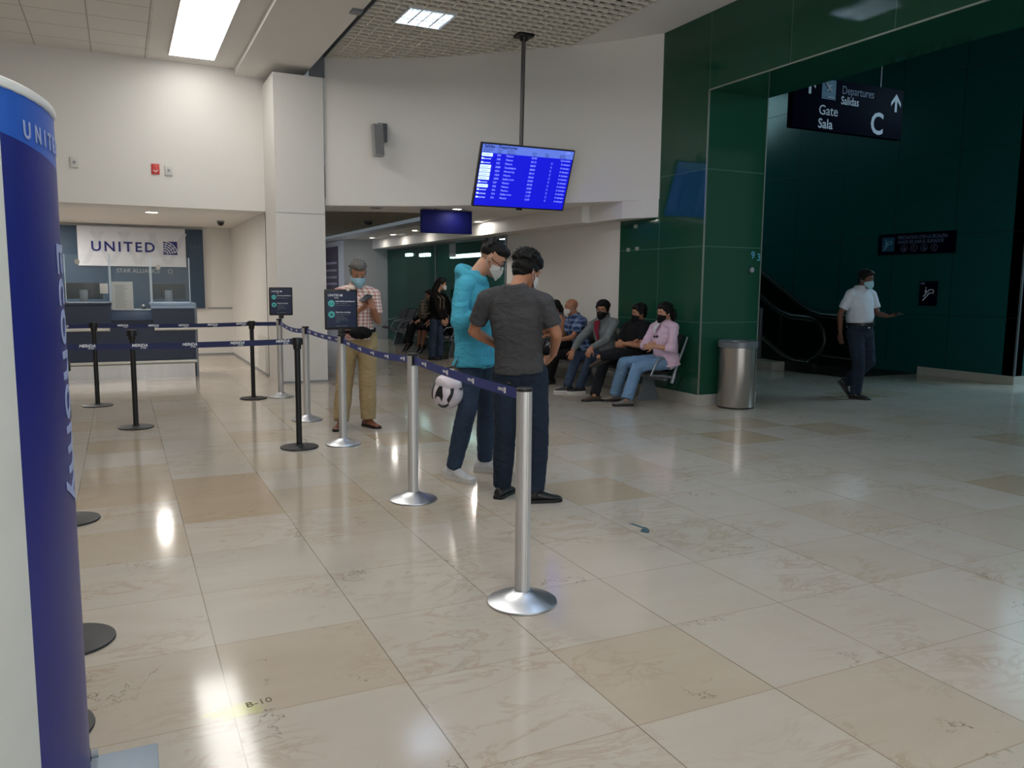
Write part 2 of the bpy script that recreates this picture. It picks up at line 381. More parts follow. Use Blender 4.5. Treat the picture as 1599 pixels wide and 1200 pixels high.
# escalator hall
struct(B().box(12.7, 12.9, 8.0, 19, 0, 7).box(12.7, 21, 8.0, 8.2, 0, 7).obj('wall_hall', teal, sm=0))
struct(B().box(8.6, 12.8, 18.9, 19, 0, 7).obj('wall_hall_back', teal, sm=0))
struct(B().box(8.45, 8.6, 10.05, 19, 0, 7).obj('wall_hall_west', teal, sm=0))
struct(B().box(7.4, 21, -7, 19, 6.3, 6.4).obj('ceiling', mat('hall_ceiling', (70, 84, 80), .8), sm=0))
struct(B().box(20.9, 21, -7, 8, 0, 6.4).obj('wall_hall_east', teal, sm=0))
b = B()
for z in (1.05, 2.42, 3.77, 5.1): b.box(12.697, 12.701, 8.0, 19, z-.004, z+.004)
for y in (9.2, 10.4, 11.6, 12.8, 14): b.box(12.697, 12.701, y-.003, y+.003, .14, 6.3)
struct(b.obj('trim_8', mat('hall_joint', (8, 30, 30), .5, var=0), sm=0))
struct(B().box(12.685, 12.72, 7.985, 8.01, .135, 6.3).obj('trim_9', grey_metal, sm=0))
struct(B().box(10.95, 12.7, 9.74, 14, 0, .012).obj('trim_10', darkmetal, sm=0))

# ---------------------------------------------------------------- ceiling lights
for k in range(4):
    y1 = 12.8-k*4.6; y0 = y1-4.5
    t = thing('ceiling_light_panel', 'long bright light panel in the left ceiling' if k == 0 else 'long light panel further back along the left ceiling', 'ceiling light', (1.07, (y0+y1)/2, 4.69), 'light panels in the left ceiling')
    B().box(.77, 1.37, y0, y1, 4.672, 4.69).obj('diffuser', panel_light, t, sm=0)
    B().box(.755, .77, y0, y1, 4.668, 4.692).box(1.37, 1.385, y0, y1, 4.668, 4.692).obj('frame', ceil_white, t, sm=0)
    if k: t['label'] = 'long light panel further back along the left ceiling'
def louvre_light(x, y, label):
    t = thing('louvre_ceiling_light', label, 'ceiling light', (x, y, 4.78), 'square louvre lights in the grid ceiling')
    b = B().box(x-.3, x+.3, y-.3, y+.3, 4.90, 4.91)
    b.obj('reflector', chrome, t, sm=0)
    b = B()
    for dx in (-.31, .3): b.box(x+dx, x+dx+.012, y-.312, y+.312, 4.765, 4.91)
    for dy in (-.31, .3): b.box(x-.31, x+.31, y+dy, y+dy+.012, 4.765, 4.91)
    b.obj('frame', text_white, t, sm=0)
    for i, dy in enumerate((-.2, -.07, .07, .2)):
        B().tube([(x-.28, y+dy, 4.86), (x+.28, y+dy, 4.86)], .013, 10).obj('tube', tube_light, t)
    b = B()
    for i in range(11): b.box(x-.29+i*.058-.002, x-.29+i*.058+.002, y-.3, y+.3, 4.775, 4.81)
    for dy in (-.135, 0, .135): b.box(x-.3, x+.3, y+dy-.004, y+dy+.004, 4.775, 4.82)
    b.obj('louvre', chrome, t, sm=0)
louvre_light(3.56, 9.95, 'square louvre light glowing in the egg-crate ceiling')
for yy, q in ((7.2, 'second'), (4.4, 'third'), (1.6, 'fourth')): louvre_light(3.56, yy, f'{q} square louvre light of the left row in the egg-crate ceiling')
for yy, q in ((7.2, 'first'), (4.4, 'second'), (1.6, 'third')): louvre_light(5.0, yy, f'{q} square louvre light of the right row in the egg-crate ceiling')  # row added out of view to brighten the bulkhead and central zone
def downlight(x, y, z, label, r=.07, power=30):
    t = thing('downlight', label, 'ceiling light', (x, y, z))
    B().lathe([(r*1.25, z-.001), (r*1.25, z-.01), (r, z-.012), (r, z-.004)], (x, y), 28).obj('trim_ring', text_white, t)
    B().lathe([(0, z-.006), (r*.98, z-.006), (r*.98, z-.002), (0, z-.002)], (x, y), 28).obj('lamp', down_light, t)
    l = bpy.data.lights.new('downlight_beam', 'AREA'); l.shape = 'DISK'; l.size = r*2; l.energy = power; l.color = (1, .95, .88)
    q = bpy.data.objects.new('downlight_beam', l); COL.objects.link(q); q.location = (x, y, z-.02)
downlight(.51, 14.3, 2.6, 'round lit downlight in the soffit above the check-in counter', .09, P_NICHE*.4)
downlight(-1.6, 14.3, 2.6, 'downlight in the niche soffit hidden behind the blue pillar display, front one', .09, P_NICHE)  # this lamp and the next are added to brighten the niche walls
downlight(-1.6, 16.3, 2.6, 'downlight in the niche soffit hidden behind the blue pillar display, rear one', .09, P_NICHE*2)
downlight(4.72, 11.75, 2.655, 'lit downlight in the soffit just right of the blue hanging sign, nearer one', .07, P_COR*.1)
downlight(6.0, 13.9, 2.655, 'lit downlight in the corridor soffit behind the blue sign, farther one', .07, P_COR)
t = thing('downlight', 'unlit round downlight in the soffit under the bulkhead', 'ceiling light', (3.6, 12.3, 2.655))
B().lathe([(.09, 2.654), (.09, 2.645), (.06, 2.643), (.05, 2.652)], (3.6, 12.3), 24).obj('trim_ring', text_grey, t)
for i, (x, y) in enumerate(((5.8, 20.2), (5.85, 18.6), (5.8, 16.9))):
    downlight(x, y, 2.655, ['small recessed downlight at the far end of the corridor soffit', 'small recessed downlight in the middle of the far corridor soffit', 'small recessed downlight in the corridor soffit above the paper sheet'][i], .06, P_COR*.3)
shop_tube = emis('shop_tube', (240, 244, 255), 150)  # glow boxes behind the pane imitate ceiling lamp reflections in the glass
for y0_, y1_, z_, l_ in ((22.0, 22.4, 2.31, 'leftmost of three'), (20.55, 21.2, 2.27, 'middle of three'), (17.1, 18.9, 2.17, 'longest of three, by the turquoise hoodie man\'s head')):
    o = B().box(7.4, 7.5, y0_, y1_, z_-.035, z_+.05).obj('reflection_lamp', shop_tube, at=(7.4, y0_, z_), sm=0); tag(o, 'glowing box imitating a lamp reflection in the green glass, '+l_, 'lamp', 'added glow boxes for reflections in the green glass')
t = thing('corridor_fill_light', 'square panel light in the corridor grid ceiling, hidden behind the white column', 'ceiling light', (3.2, 21.0, 2.8))  # unseen panel added to light the corridor end walls
B().box(2.9, 3.5, 20.7, 21.3, 2.785, 2.80).obj('diffuser', emis('corridor_fill_panel', (232, 240, 255), 36), t, sm=0)
B().box(2.87, 3.53, 20.67, 21.33, 2.80, 2.83).obj('frame', text_white, t, sm=0)
o = B().box(2.52, 2.64, 9.45, 9.6, 4.575, 4.6).obj('ceiling_fitting', grey_metal, at=(2.58, 9.53, 4.58), sm=0); tag(o, 'small grey metal fitting under the ceiling beam', 'fitting')
def dome(x, y, z, label, r=.06):
    t = thing('security_camera', label, 'camera', (x, y, z))
    B().lathe([(r*1.1, z), (r*1.1, z-.03), (0, z-.03)], (x, y), 24).obj('housing', grey_metal, t)
    B().lathe([(r, z-.03), (r*.85, z-.06), (r*.45, z-.085), (0, z-.09)], (x, y), 24).obj('dome', blackp, t)
dome(1.7, 15.7, 2.6, 'black dome camera under the niche soffit beside the right wall')
dome(4.75, 16.8, 2.80, 'black dome camera on the dark corridor ceiling', .09)
for (x, z, lab, c) in ((.55, 3.14, 'red square alarm plate with white mark on upper wall', 'r'), (.73, 3.13, 'white wall socket plate right of the red alarm plate', 'w'), (-.5, 3.16, 'white wall socket plate high on the wall left of the red alarm plate', 'w')):
    Y = 13.25
    t = thing('alarm_plate' if c == 'r' else 'socket_plate', lab, 'alarm' if c == 'r' else 'socket', (x, Y, z))
    B().box(x-.055, x+.055, Y-.02, Y, z-.075, z+.075, .006).obj('plate', mat('red_plastic', (200, 56, 50), .4) if c == 'r' else mat('socket_white', (205, 204, 200), .4), t)
    if c == 'r': B().tube([(x-.03, Y-.022, z-.02), (x, Y-.022, z-.045), (x+.03, Y-.022, z-.015)], .008).obj('mark', text_white, t)
    else: B().box(x-.018, x+.018, Y-.024, Y-.019, z-.02, z+.02).obj('socket', text_grey, t, sm=0)
# wall speaker on the bulkhead
t = thing('wall_speaker', 'slim grey column loudspeaker on the white bulkhead', 'speaker', (3.55, 11.95, 3.55))
B().box(3.53, 3.67, 11.90, 12.03, 3.58, 3.85, .01).tube([(3.56, 11.95, 3.72), (3.5, 11.8, 3.66)], .018).obj('bracket', grey_metal, t)
sp = B().ngon([(3.42, 11.68, 3.34), (3.55, 11.66, 3.34), (3.55, 11.80, 3.34), (3.42, 11.82, 3.34)], (-.01, .05, .46)).obj('cabinet', mat('speaker_grey', (150, 150, 148), .6), t)
B().ngon([(3.425, 11.676, 3.36), (3.545, 11.656, 3.36), (3.545, 11.658, 3.36), (3.425, 11.678, 3.36)], (-.0092, .046, .42)).obj('grille', mat('speaker_grille', (120, 120, 120), .7, bump=.5, bs=300), t)
# ================================================================ STANCHIONS AND BELTS
belt_blue = mat('belt_blue', (44, 56, 128), .7, var=.08, vs=30)
belt_navy = mat('belt_navy', (28, 38, 82), .7, var=.08, vs=30)
def silver_stanchion(x, y, label, first=[None], single=False):
    if first[0] is None or single:
        t = thing('silver_stanchion', '', 'stanchion', (0, 0, 0))
        B().lathe([(.163, 0), (.167, .004), (.166, .011), (.155, .017), (.1, .034), (.055, .052), (.04, .062), (.04, .066)], n=48).obj('base', alu_base, t)
        # fluted post
        def ring(z, r):
            out = []
            for i in range(72):
                a = 2*PI*i/72; g = .0028 if (i % 18) in (0, 1) else (.001 if i % 6 == 3 else 0)
                out.append(Vector(((r-g)*math.cos(a), (r-g)*math.sin(a), z)))
            return out
        B().loft([ring(.05, .0365), ring(1.016, .0365)]).obj('post', alu, t)
        B().lathe([(.0370, 1.014), (.0378, 1.016), (.0378, 1.026), (.034, 1.030), (0, 1.031)], n=36).obj('cap', blackp, t)
        for s in (1,) if single else (-1, 1): B().box(-.017, .017, s*.03, s*.050, .95, 1.02, .003).obj('belt_clip', blackp, t)
        first[0] = None if single else t; o = t; o.location = (x, y, 0)
    else: o = copy_tree(first[0], None, (x, y, 0))
    o['label'] = label; o['group'] = 'silver stanchions'; return o
silver_stanchion(1.66, 3.30, 'brushed silver belt stanchion nearest the camera, in front of the dark-shirted man', single=True)
silver_stanchion(1.785, 5.26, 'brushed silver belt stanchion to the left of the man in the turquoise hoodie')
silver_stanchion(1.825, 7.40, 'silver stanchion carrying the larger notice board in front of the plaid-shirted man')
silver_stanchion(1.80, 8.90, 'silver stanchion without a board, between the two notice boards')
silver_stanchion(1.86, 10.86, 'silver stanchion carrying the farther notice board by the white column')
def black_stanchion(x, y, label, first=[None]):
    if first[0] is None:
        t = thing('black_stanchion', '', 'stanchion', (0, 0, 0))
        B().lathe([(.168, 0), (.172, .005), (.17, .012), (.15, .017), (.04, .022), (.036, .03)], n=48).obj('base', blackbase, t)
        B().lathe([(.026, .02), (.026, .92)], n=28).obj('post', blackp, t)
        B().lathe([(.026, .90), (.034, .905), (.036, .93), (.036, .94), (.043, .945), (.043, 1.0), (.040, 1.008), (0, 1.01)], n=32).box(-.05, .05, -.016, .016, .946, 1.0, .003).obj('belt_head', blackp, t)
        first[0] = t; o = t; o.location = (x, y, 0)
    else: o = copy_tree(first[0], None, (x, y, 0))
    o['label'] = label; o['group'] = 'black stanchions'; return o
black_stanchion(1.42, 7.40, 'matte black stanchion beside the silver one with the larger notice board')
black_stanchion(.09, 9.08, 'matte black stanchion standing alone in the middle, in front of the check-in counter')
black_stanchion(-.30, 10.87, 'matte black stanchion nearest to the left end of the check-in counter')
black_stanchion(1.505, 10.82, 'matte black stanchion beside the farther notice board')
black_stanchion(-.62, 7.40, 'black stanchion mostly hidden behind the blue pillar display, at the end of the front belt')
black_stanchion(-.345, 5.65, 'black stanchion hidden behind the blue pillar display, farthest of its three bases')
black_stanchion(-.25, 3.69, 'black stanchion hidden behind the blue pillar display, middle of its three bases')
black_stanchion(-.312, 2.955, 'black stanchion hidden behind the blue pillar display, nearest of its three bases')
black_stanchion(-1.5, 10.87, 'black stanchion hidden behind the blue pillar display at the far belt\'s end')
def belt(p0, p1, sag, m, label, txt, ntxt, tsize, h=.05, group='belts', phase=.5):
    p0, p1 = Vector(p0), Vector(p1); N = 24; g0, g1 = [], []
    t = thing('retractable_belt', label, 'barrier belt', tuple(p0), group)
    def P(u): q = p0.lerp(p1, u); q.z -= sag*4*u*(1-u); return q
    for i in range(N+1):
        q = P(i/N); g0.append(q-Vector((0, 0, h/2))); g1.append(q+Vector((0, 0, h/2)))
    link_mesh('strap', solid(B().sheet([g0, g1]), .0016), m, t)
    d = (p1-p0).normalized(); side = d.cross(Vector((0, 0, 1)))
    if side.dot(p0-Vector((0, 0, 1.5))) > 0: flip = True
    else: flip = False
    nrm = -side if flip else side        # towards the camera side
    xd = d if (d.cross(Vector((0, 0, 1)))).dot(nrm) > 0 else -d
    for i in range(ntxt):
        u = (i+phase)/ntxt; q = P(u); sl = P(min(1, u+.02))-P(max(0, u-.02)); sl.normalize()
        x = sl if sl.dot(xd) > 0 else -sl; y = (x.cross(nrm)*-1).normalized(); y = Vector((0, 0, 1)); y = (y-x*y.dot(x)).normalized()
        off = nrm*.0022
        if txt == 'MERIDA':
            text('MERIDA', q+off+Vector((0, 0, .006)), x, y, .034, text_white, t, bold=.02, shear=.25)
            text('el club', q+off+Vector((0, 0, -.014))+x*.028, x, y, .017, text_white, t, bold=.02, shear=.25)
        else:
            text('UNITED', q+off, x, y, .021, text_white, t, bold=.02)
            c = q+off+x*.056; s = .014
            me = B().ngon([c-x*s-y*s, c+x*s-y*s, c+x*s+y*s, c-x*s+y*s], nrm*.0004).mesh('l', 0); link_mesh('logo', me, text_white, t)
belt((1.655, 3.345, .995), (1.78, 5.21, .985), .01, belt_blue, 'blue belt between the nearest silver stanchion and the second one', 'U', 4, 0, group='blue airline belts')
belt((1.79, 5.31, .985), (1.825, 7.36, .975), .035, belt_blue, 'blue belt running from the second silver stanchion to the one with the larger board', 'U', 5, 0, group='blue airline belts')
belt((1.825, 7.44, .975), (1.80, 8.86, .985), .01, belt_blue, 'blue belt behind the larger notice board, up to the silver stanchion without a board', 'U', 5, 0, group='blue airline belts')
belt((1.80, 8.94, .985), (1.86, 10.82, .985), .04, belt_blue, 'short sagging blue belt ending at the farther notice board', 'U', 5, 0, group='blue airline belts')
belt((1.37, 7.40, .975), (-.57, 7.40, .972), .012, belt_navy, 'front navy belt across the picture with white airport lettering', 'MERIDA', 5, 0, group='navy airport belts', phase=.2)
belt((1.454, 10.82, .968), (-.25, 10.87, .966), .012, belt_navy, 'rear navy belt nearer the counter with white airport lettering', 'MERIDA', 5, 0, group='navy airport belts', phase=.23)
belt((-.35, 10.87, .966), (-1.45, 10.87, .966), .01, belt_navy, 'navy belt running left behind the blue pillar display', 'MERIDA', 2, 0, group='navy airport belts')
belt((1.556, 10.82, .968), (1.82, 10.85, .965), .0, belt_navy, 'short plain navy belt between black stanchion and farther notice board', 'U', 0, 0, group='navy airport belts')
# ---------------------------------------------------------------- notice boards on posts
teal_dot = mat('teal_icon', (84, 190, 186), .5, var=0)
board_face = mat('notice_board_face', (22, 34, 66), .35, var=.04)
def board(x, y, z0, z1, w, label, lean):
    t = thing('notice_board', label, 'sign', (x, y, z0-.04), 'notice boards on stanchions')
    me = B().box(x-w/2, x+w/2, y-.012, y+.012, z0, z1, .012)
    me.obj('frame', blackp, t)
    B().box(x-w/2+.018, x+w/2-.018, y-.0145, y-.011, z0+.022, z1-.022).obj('face', board_face, t, sm=0)
    B().box(x-.03, x+.03, y-.016, y+.016, z0-.04, z0+.01, .004).obj('clamp', blackp, t)
    Y = y-.0152; X0 = x-w/2+.03; H = z1-z0
    X_, Z_ = (1, 0, 0), (0, 0, 1)
    text('UNITED', (X0, Y, z1-H*.15), X_, Z_, .029, text_white, t, bold=.008, align='LEFT', name='logo_lettering')
    B().box(X0+.112, X0+.132, Y-.0006, Y, z1-H*.175, z1-H*.125).obj('logo', text_white, t, sm=0)
    text('Now', (X0+.06, Y, z1-H*.21), X_, Z_, .018, text_white, t, align='LEFT')
    for k, f in enumerate((.35, .62)):
        zc = z1-H*f; c = (X0+.03, zc)
        B().ngon([(c[0]+.03*math.cos(a*PI/14), Y, c[1]+.03*math.sin(a*PI/14)) for a in range(28)], (0, -.0006, 0)).obj('icon', teal_dot, t, sm=0)
        b = B()
        if k == 0:
            for s in (-1, 1): b.box(c[0]+s*.012-.004, c[0]+s*.012+.004, Y-.0012, Y-.0006, c[1]-.016, c[1]+.006).box(c[0]+s*.012-.003, c[0]+s*.012+.003, Y-.0012, Y-.0006, c[1]+.009, c[1]+.015)
        else: b.ngon([(c[0]-.016, Y-.0006, c[1]+.006), (c[0], Y-.0006, c[1]+.011), (c[0]+.016, Y-.0006, c[1]+.006), (c[0]+.012, Y-.0006, c[1]-.008), (c[0], Y-.0006, c[1]-.013), (c[0]-.012, Y-.0006, c[1]-.008)], (0, -.0006, 0))
        b.obj('icon_mark', mat('dark_teal', (30, 90, 96), .5), t, sm=0)
        text(('Limit risk by spreading out', 'Wear face coverings')[k], (X0+.068, Y, zc+.02), X_, Z_, .0165, text_white, t, bold=.03, align='LEFT')
        rows = (('Maintain a distance of', 'at least six feet from others'), ('Please keep your mask on', 'in your check in', 'Mascarilla obligatoria', 'en el mostrador y sala', 'Gracias'))[k]
        for i, r in enumerate(rows): text(r, (X0+.068, Y, zc-.0-.0165*i), X_, Z_, .0125, text_grey, t, align='LEFT')
    text('united.com/travelready', (x, Y, z0+.035), X_, Z_, .012, text_grey, t)
    return t
tb = board(1.822, 7.385, 1.075, 1.445, .305, 'larger dark notice board with teal icons, in front of the plaid-shirted man', 0)
B().box(1.87, 1.90, 7.368, 7.398, 1.43, 1.455, .003).obj('tape', mat('masking_tape', (200, 196, 180), .7), tb)
board(1.885, 10.845, 1.075, 1.44, .30, 'smaller looking dark notice board with teal icons by the white column', 0)

# ================================================================ CHECK-IN COUNTER
navy_front = mat('counter_front_navy', (25, 34, 62), .35, var=.05)
counter_blue = mat('counter_blue_grey', (70, 88, 116), .35, var=.05)
Yc = 13.72
t = thing('check_in_counter', 'long dark navy check-in counter with white rails and steel plinth', 'counter', (.1, 14.1, 0))
b = B().box(-2.0, -.14, Yc+.02, 14.35, .28, 1.15).box(.44, 1.05, Yc+.02, 14.35, .28, 1.15).box(-.14, .44, Yc+.02, 14.35, .28, .84).box(-.14, .44, Yc+.12, 14.35, .84, .9)
b.obj('body', navy_front, t, sm=0)
B().box(-.14, .44, Yc+.03, Yc+.06, .9, 1.05, .004).box(-.14, .44, Yc+.03, 14.3, 1.04, 1.055, .003).obj('low_desk', counter_blue, t)
B().box(-2.0, -.12, Yc-.02, 14.38, 1.13, 1.17, .005).obj('worktop', navy, t)
B().box(.42, 1.07, Yc-.02, 14.38, 1.13, 1.17, .005).box(.43, 1.06, Yc-.012, Yc+.02, 1.085, 1.13).obj('worktop', mat('worktop_bright', (150, 170, 196), .25), t)
B().box(-2.0, 1.03, Yc+.02, 14.3, 0, .215).obj('plinth', steel, t, sm=0)
B().box(-2.0, 1.02, Yc+.05, 14.3, .215, .28).obj('plinth_gap', blackp, t, sm=0)
rail = mat('cream_rail', (214, 212, 204), .3)
B().tube([(-2.0, Yc-.02, .765), (-.16, Yc-.02, .765)], .026, 14).obj('rail', rail, t)
B().tube([(.46, Yc-.02, .765), (1.09, Yc-.02, .765)], .026, 14).obj('rail', rail, t)
B().tube([(-2.0, Yc-.02, .25), (1.06, Yc-.02, .25)], .026, 14).obj('rail', rail, t)
B().box(1.05, 1.085, Yc, 14.36, .0, 1.13).obj('end_panel', grey_metal, t, sm=0)
def screen_pane(x0, x1, z0, z1, label, y=Yc+.03):
    t = thing('acrylic_screen', label, 'screen', ((x0+x1)/2, y, z0), 'clear acrylic screens on the counter')
    B().box(x0, x1, y, y+.006, z0, z1).obj('pane', acrylic, t, sm=0)
    e = mat('acrylic_edge', (206, 222, 232), .2, var=0)
    B().box(x0, x0+.012, y-.003, y+.009, z0, z1).box(x1-.012, x1, y-.003, y+.009, z0, z1).box(x0, x1, y-.003, y+.009, z0, z0+.015).obj('edge', e, t, sm=0)
screen_pane(-.73, -.13, 1.17, 1.89, 'clear acrylic screen on the counter left, nearest the pillar display')
screen_pane(-.125, .435, 1.058, 1.9, 'clear acrylic screen in the middle above the low desk')
screen_pane(.44, 1.0, 1.17, 1.87, 'clear acrylic screen at the counter\'s right end')
for x, s in ((-.5, 'left'), (.70, 'right')):
    t = thing('monitor', f'black computer monitor seen from behind on the counter, {s} one', 'monitor', (x, 14.15, 1.17), 'counter monitors')
    B().box(x-.26, x+.26, 14.12, 14.16, 1.22, 1.47, .01).obj('housing', blackp, t)
    B().box(x-.10, x+.10, 14.10, 14.125, 1.25, 1.36, .01).obj('back_bulge', blackp, t)
    B().box(x-.055, x+.055, 14.07, 14.1, 1.17, 1.36, .004).box(x-.1, x+.1, 14.02, 14.2, 1.17, 1.18).obj('stand', grey_metal, t)
o = B().box(-.11, .18, Yc+.0, Yc+.012, 1.06, 1.49, .002).obj('paper_notice', mat('notice_paper', (196, 200, 200), .6), at=(.03, Yc, 1.06)); tag(o, 'large pale paper notice standing on the low desk', 'notice')
b = B()
for i in range(16):
    L = .2*(.6+.4*random.random()); b.box(-.07, -.07+L, Yc-.003, Yc-.0005, 1.10+i*.022, 1.106+i*.022)
b2 = b.obj('print', text_grey, o, sm=0); b2.location = (0, 0, 0)
o = B().box(-.27, -.16, Yc+.015, Yc+.022, 1.31, 1.46, .003).obj('paper_card', mat('card_paper', (214, 216, 214), .6), at=(-.21, Yc, 1.31)); tag(o, 'small white card taped on the left acrylic screen', 'notice')
for x, z, l in ((-.555, 1.78, 'round pale sticker on the left acrylic screen'), (.55, 1.72, 'round pale sticker on the right acrylic screen')):
    o = B().ngon([(x+.035*math.cos(a*PI/12), Yc+.026, z+.04*math.sin(a*PI/12)) for a in range(24)], (0, -.002, 0)).obj('sticker', mat('sticker_pale', (190, 186, 178), .5), at=(x, Yc+.02, z), sm=0); tag(o, l, 'sticker')
t = thing('gel_bottle', 'small dark bottle with a bright cap on the low desk', 'bottle', (.32, 13.85, 1.055))
B().lathe([(0, 1.055), (.032, 1.055), (.034, 1.10), (.02, 1.115), (0, 1.116)], (.32, 13.85), 20).obj('body', blackp, t)
B().lathe([(.015, 1.115), (.015, 1.14), (0, 1.145)], (.32, 13.85), 16).obj('cap', text_white, t)
t = thing('document_tray', 'low white tray of papers on the low desk beside the bottle', 'tray', (.24, 13.85, 1.055))
B().box(.2, .28, 13.8, 13.95, 1.056, 1.075, .003).obj('tray', text_grey, t)
# blue wall panel and airline banner at the back of the niche
tealblue = mat('back_panel_blue', (32, 58, 82), .4, var=.06, vs=1)
t = thing('wall_panel', 'dark blue back panel on the niche wall with faint lettering', 'wall panel', (.25, 17.78, .98))
B().box(-2.6, 1.565, 17.74, 17.8, .96, 2.55).obj('panel', tealblue, t, sm=0)
text('STAR ALLIANCE', (.35, 17.735, 1.70), (1, 0, 0), (0, 0, 1), .11, text_grey, t, bold=.01)
B().tube([(.93+.04*math.cos(a*PI/8), 17.735, 1.70+.04*math.sin(a*PI/8)) for a in range(17)], .008, 6).obj('emblem', text_grey, t)
text('SKYTEAM', (1.28, 17.735, 2.2), (1, 0, 0), (0, 0, 1), .13, mat('faint_lettering', (70, 84, 96), .5, var=0), t)
banner_m = mat('banner_vinyl', (206, 208, 214), .5, var=.02)
t = thing('airline_banner', 'white airline banner with navy lettering over the blue panel', 'banner', (.27, 17.7, 1.79))
B().box(-.69, 1.23, 17.69, 17.70, 1.79, 2.545).obj('sheet', banner_m, t, sm=0)
pat = mat('banner_pattern', (194, 197, 205), .5, var=0)
b = B()
for xa, z0, d in ((-.62, 1.83, 1), (-.18, 1.83, -1), (-.16, 1.83, 1), (.30, 1.83, -1), (.32, 1.83, 1), (.84, 1.83, -1), (.86, 1.83, 1)):
    L_ = .30; w_ = .1
    b.ngon([(xa, 17.689, z0), (xa+w_, 17.689, z0), (xa+w_+d*L_, 17.689, z0+.62), (xa+d*L_, 17.689, z0+.62)], (0, -.0006 if d > 0 else -.0012, 0))
b.obj('pattern', pat, t, sm=0)
text('UNITED', (.10, 17.684, 2.155), (1, 0, 0), (0, 0, 1), .265, text_navy, t, bold=.022, space=1.28)
# globe emblem: square with curved stripes
cx, cz, s = .945, 2.16, .13
B().box(cx-s, cx+s, 17.683, 17.688, cz-s, cz+s).obj('logo', text_navy, t, sm=0)
b = B()
for k in range(5):
    r = .075+k*.045; th = .0125; pts = []
    for a in range(0, 13):
        an = math.radians(8+a*7.2); pts.append((cx-s+r*1.0*math.cos(an), cz-s+r*1.0*math.sin(an)))
    ins = [(x, z) for x, z in pts if x < cx+s and z < cz+s]
    if len(ins) > 2:
        outer = [(cx-s+(x-(cx-s))*(1+th/r*1.2), cz-s+(z-(cz-s))*(1+th/r*1.2)) for x, z in ins]
        for i in range(len(ins)-1): b.ngon([(ins[i][0], 17.683, ins[i][1]), (ins[i+1][0], 17.683, ins[i+1][1]), (outer[i+1][0], 17.683, outer[i+1][1]), (outer[i][0], 17.683, outer[i][1])], (0, -.001, 0))
for k in range(4):
    a0 = math.radians(14+k*20); a1 = a0+.05
    b.ngon([(cx-s+.03*math.cos(a0), 17.6825, cz-s+.03*math.sin(a0)), (cx-s+.25*math.cos(a0), 17.6825, cz-s+.25*math.sin(a0)), (cx-s+.25*math.cos(a1), 17.6825, cz-s+.25*math.sin(a1)), (cx-s+.03*math.cos(a1), 17.6825, cz-s+.03*math.sin(a1))], (0, -.001, 0))
b.obj('logo_stripe', banner_m, t, sm=0)

# ================================================================ BLUE PILLAR DISPLAY (near left)
kb = mat('display_deep_blue', (17, 25, 110), .38, var=.05, vs=2); kl = mat('display_light_blue', (30, 84, 178), .38, var=.06, vs=2)
kw = mat('display_pale_stripe', (196, 196, 190), .45); kp = mat('display_violet', (96, 96, 190), .4); kr = mat('display_rim', (214, 216, 214), .35)
KC = (-.386, 2.52); KZ = 1.935
def kpt(a, off=0):
    """outline of the pillar; a=0 points right (+X), negative towards the camera"""
    A = .245+off; Bn = (.5 if math.sin(a) < 0 else .2)+off
    return (KC[0]+A*math.cos(a), KC[1]+Bn*math.sin(a))
t = thing('pillar_display', 'tall curved blue airline pillar display with pale rim at the left edge', 'display', (-.4, 2.35, 0))
def kband(a0, a1, z0f, z1f, off, n=24):
    g = []
    for i in range(n+1):
        a = a0+(a1-a0)*i/n; x, y = kpt(a, off); g.append((a, x, y))
    rows = []
    M_ = 10
    for j in range(M_+1):
        rows.append([(x, y, z0f(a)+(z1f(a)-z0f(a))*j/M_) for a, x, y in g])
    return B().sheet(rows)
A1 = math.radians(-49); A0 = math.radians(-70)   # stripe between A0 and A1
c0 = lambda v: (lambda a: v)
def wave(a): return 1.825-.035*max(0, min(1, (a-A1)/(.0-A1)))
link_mesh('panel_blue', solid(kband(A1, math.radians(110), c0(.012), wave, 0), .006), kb, t)
link_mesh('panel_light_blue', solid(kband(A1-.4, math.radians(110), wave, c0(KZ-.01), 0), .006), kl, t)
link_mesh('stripe', solid(kband(A0, A1, c0(.012), c0(1.825), 0, 8), .006), kw, t)
link_mesh('panel_violet', solid(kband(math.radians(-180), A0, c0(.012), c0(1.825), 0), .006), kp, t)
link_mesh('panel_rear', solid(kband(math.radians(110), math.radians(180), c0(.012), c0(KZ-.01), 0), .006), kb, t)
link_mesh('panel_light_blue', solid(kband(math.radians(-180), A1-.4, c0(1.825), c0(KZ-.01), 0), .006), kl, t)
rp = [kpt(2*PI*i/48, .001) for i in range(48)]
bb = B(); rings = []
for i in range(49):
    x, y = rp[i % 48]; nx, ny = x-KC[0], y-KC[1]; l = math.hypot(nx, ny); nx /= l; ny /= l
    rings.append([Vector((x+nx*.009*math.cos(q*PI/4), y+ny*.009*math.cos(q*PI/4), KZ+.013*math.sin(q*PI/4))) for q in range(8)])
bb.loft(rings, cap=False); bb.obj('rim', kr, t)
B().ngon([(x, y, KZ-.004) for x, y in rp], (0, 0, .006)).obj('top', kr, t, sm=0)
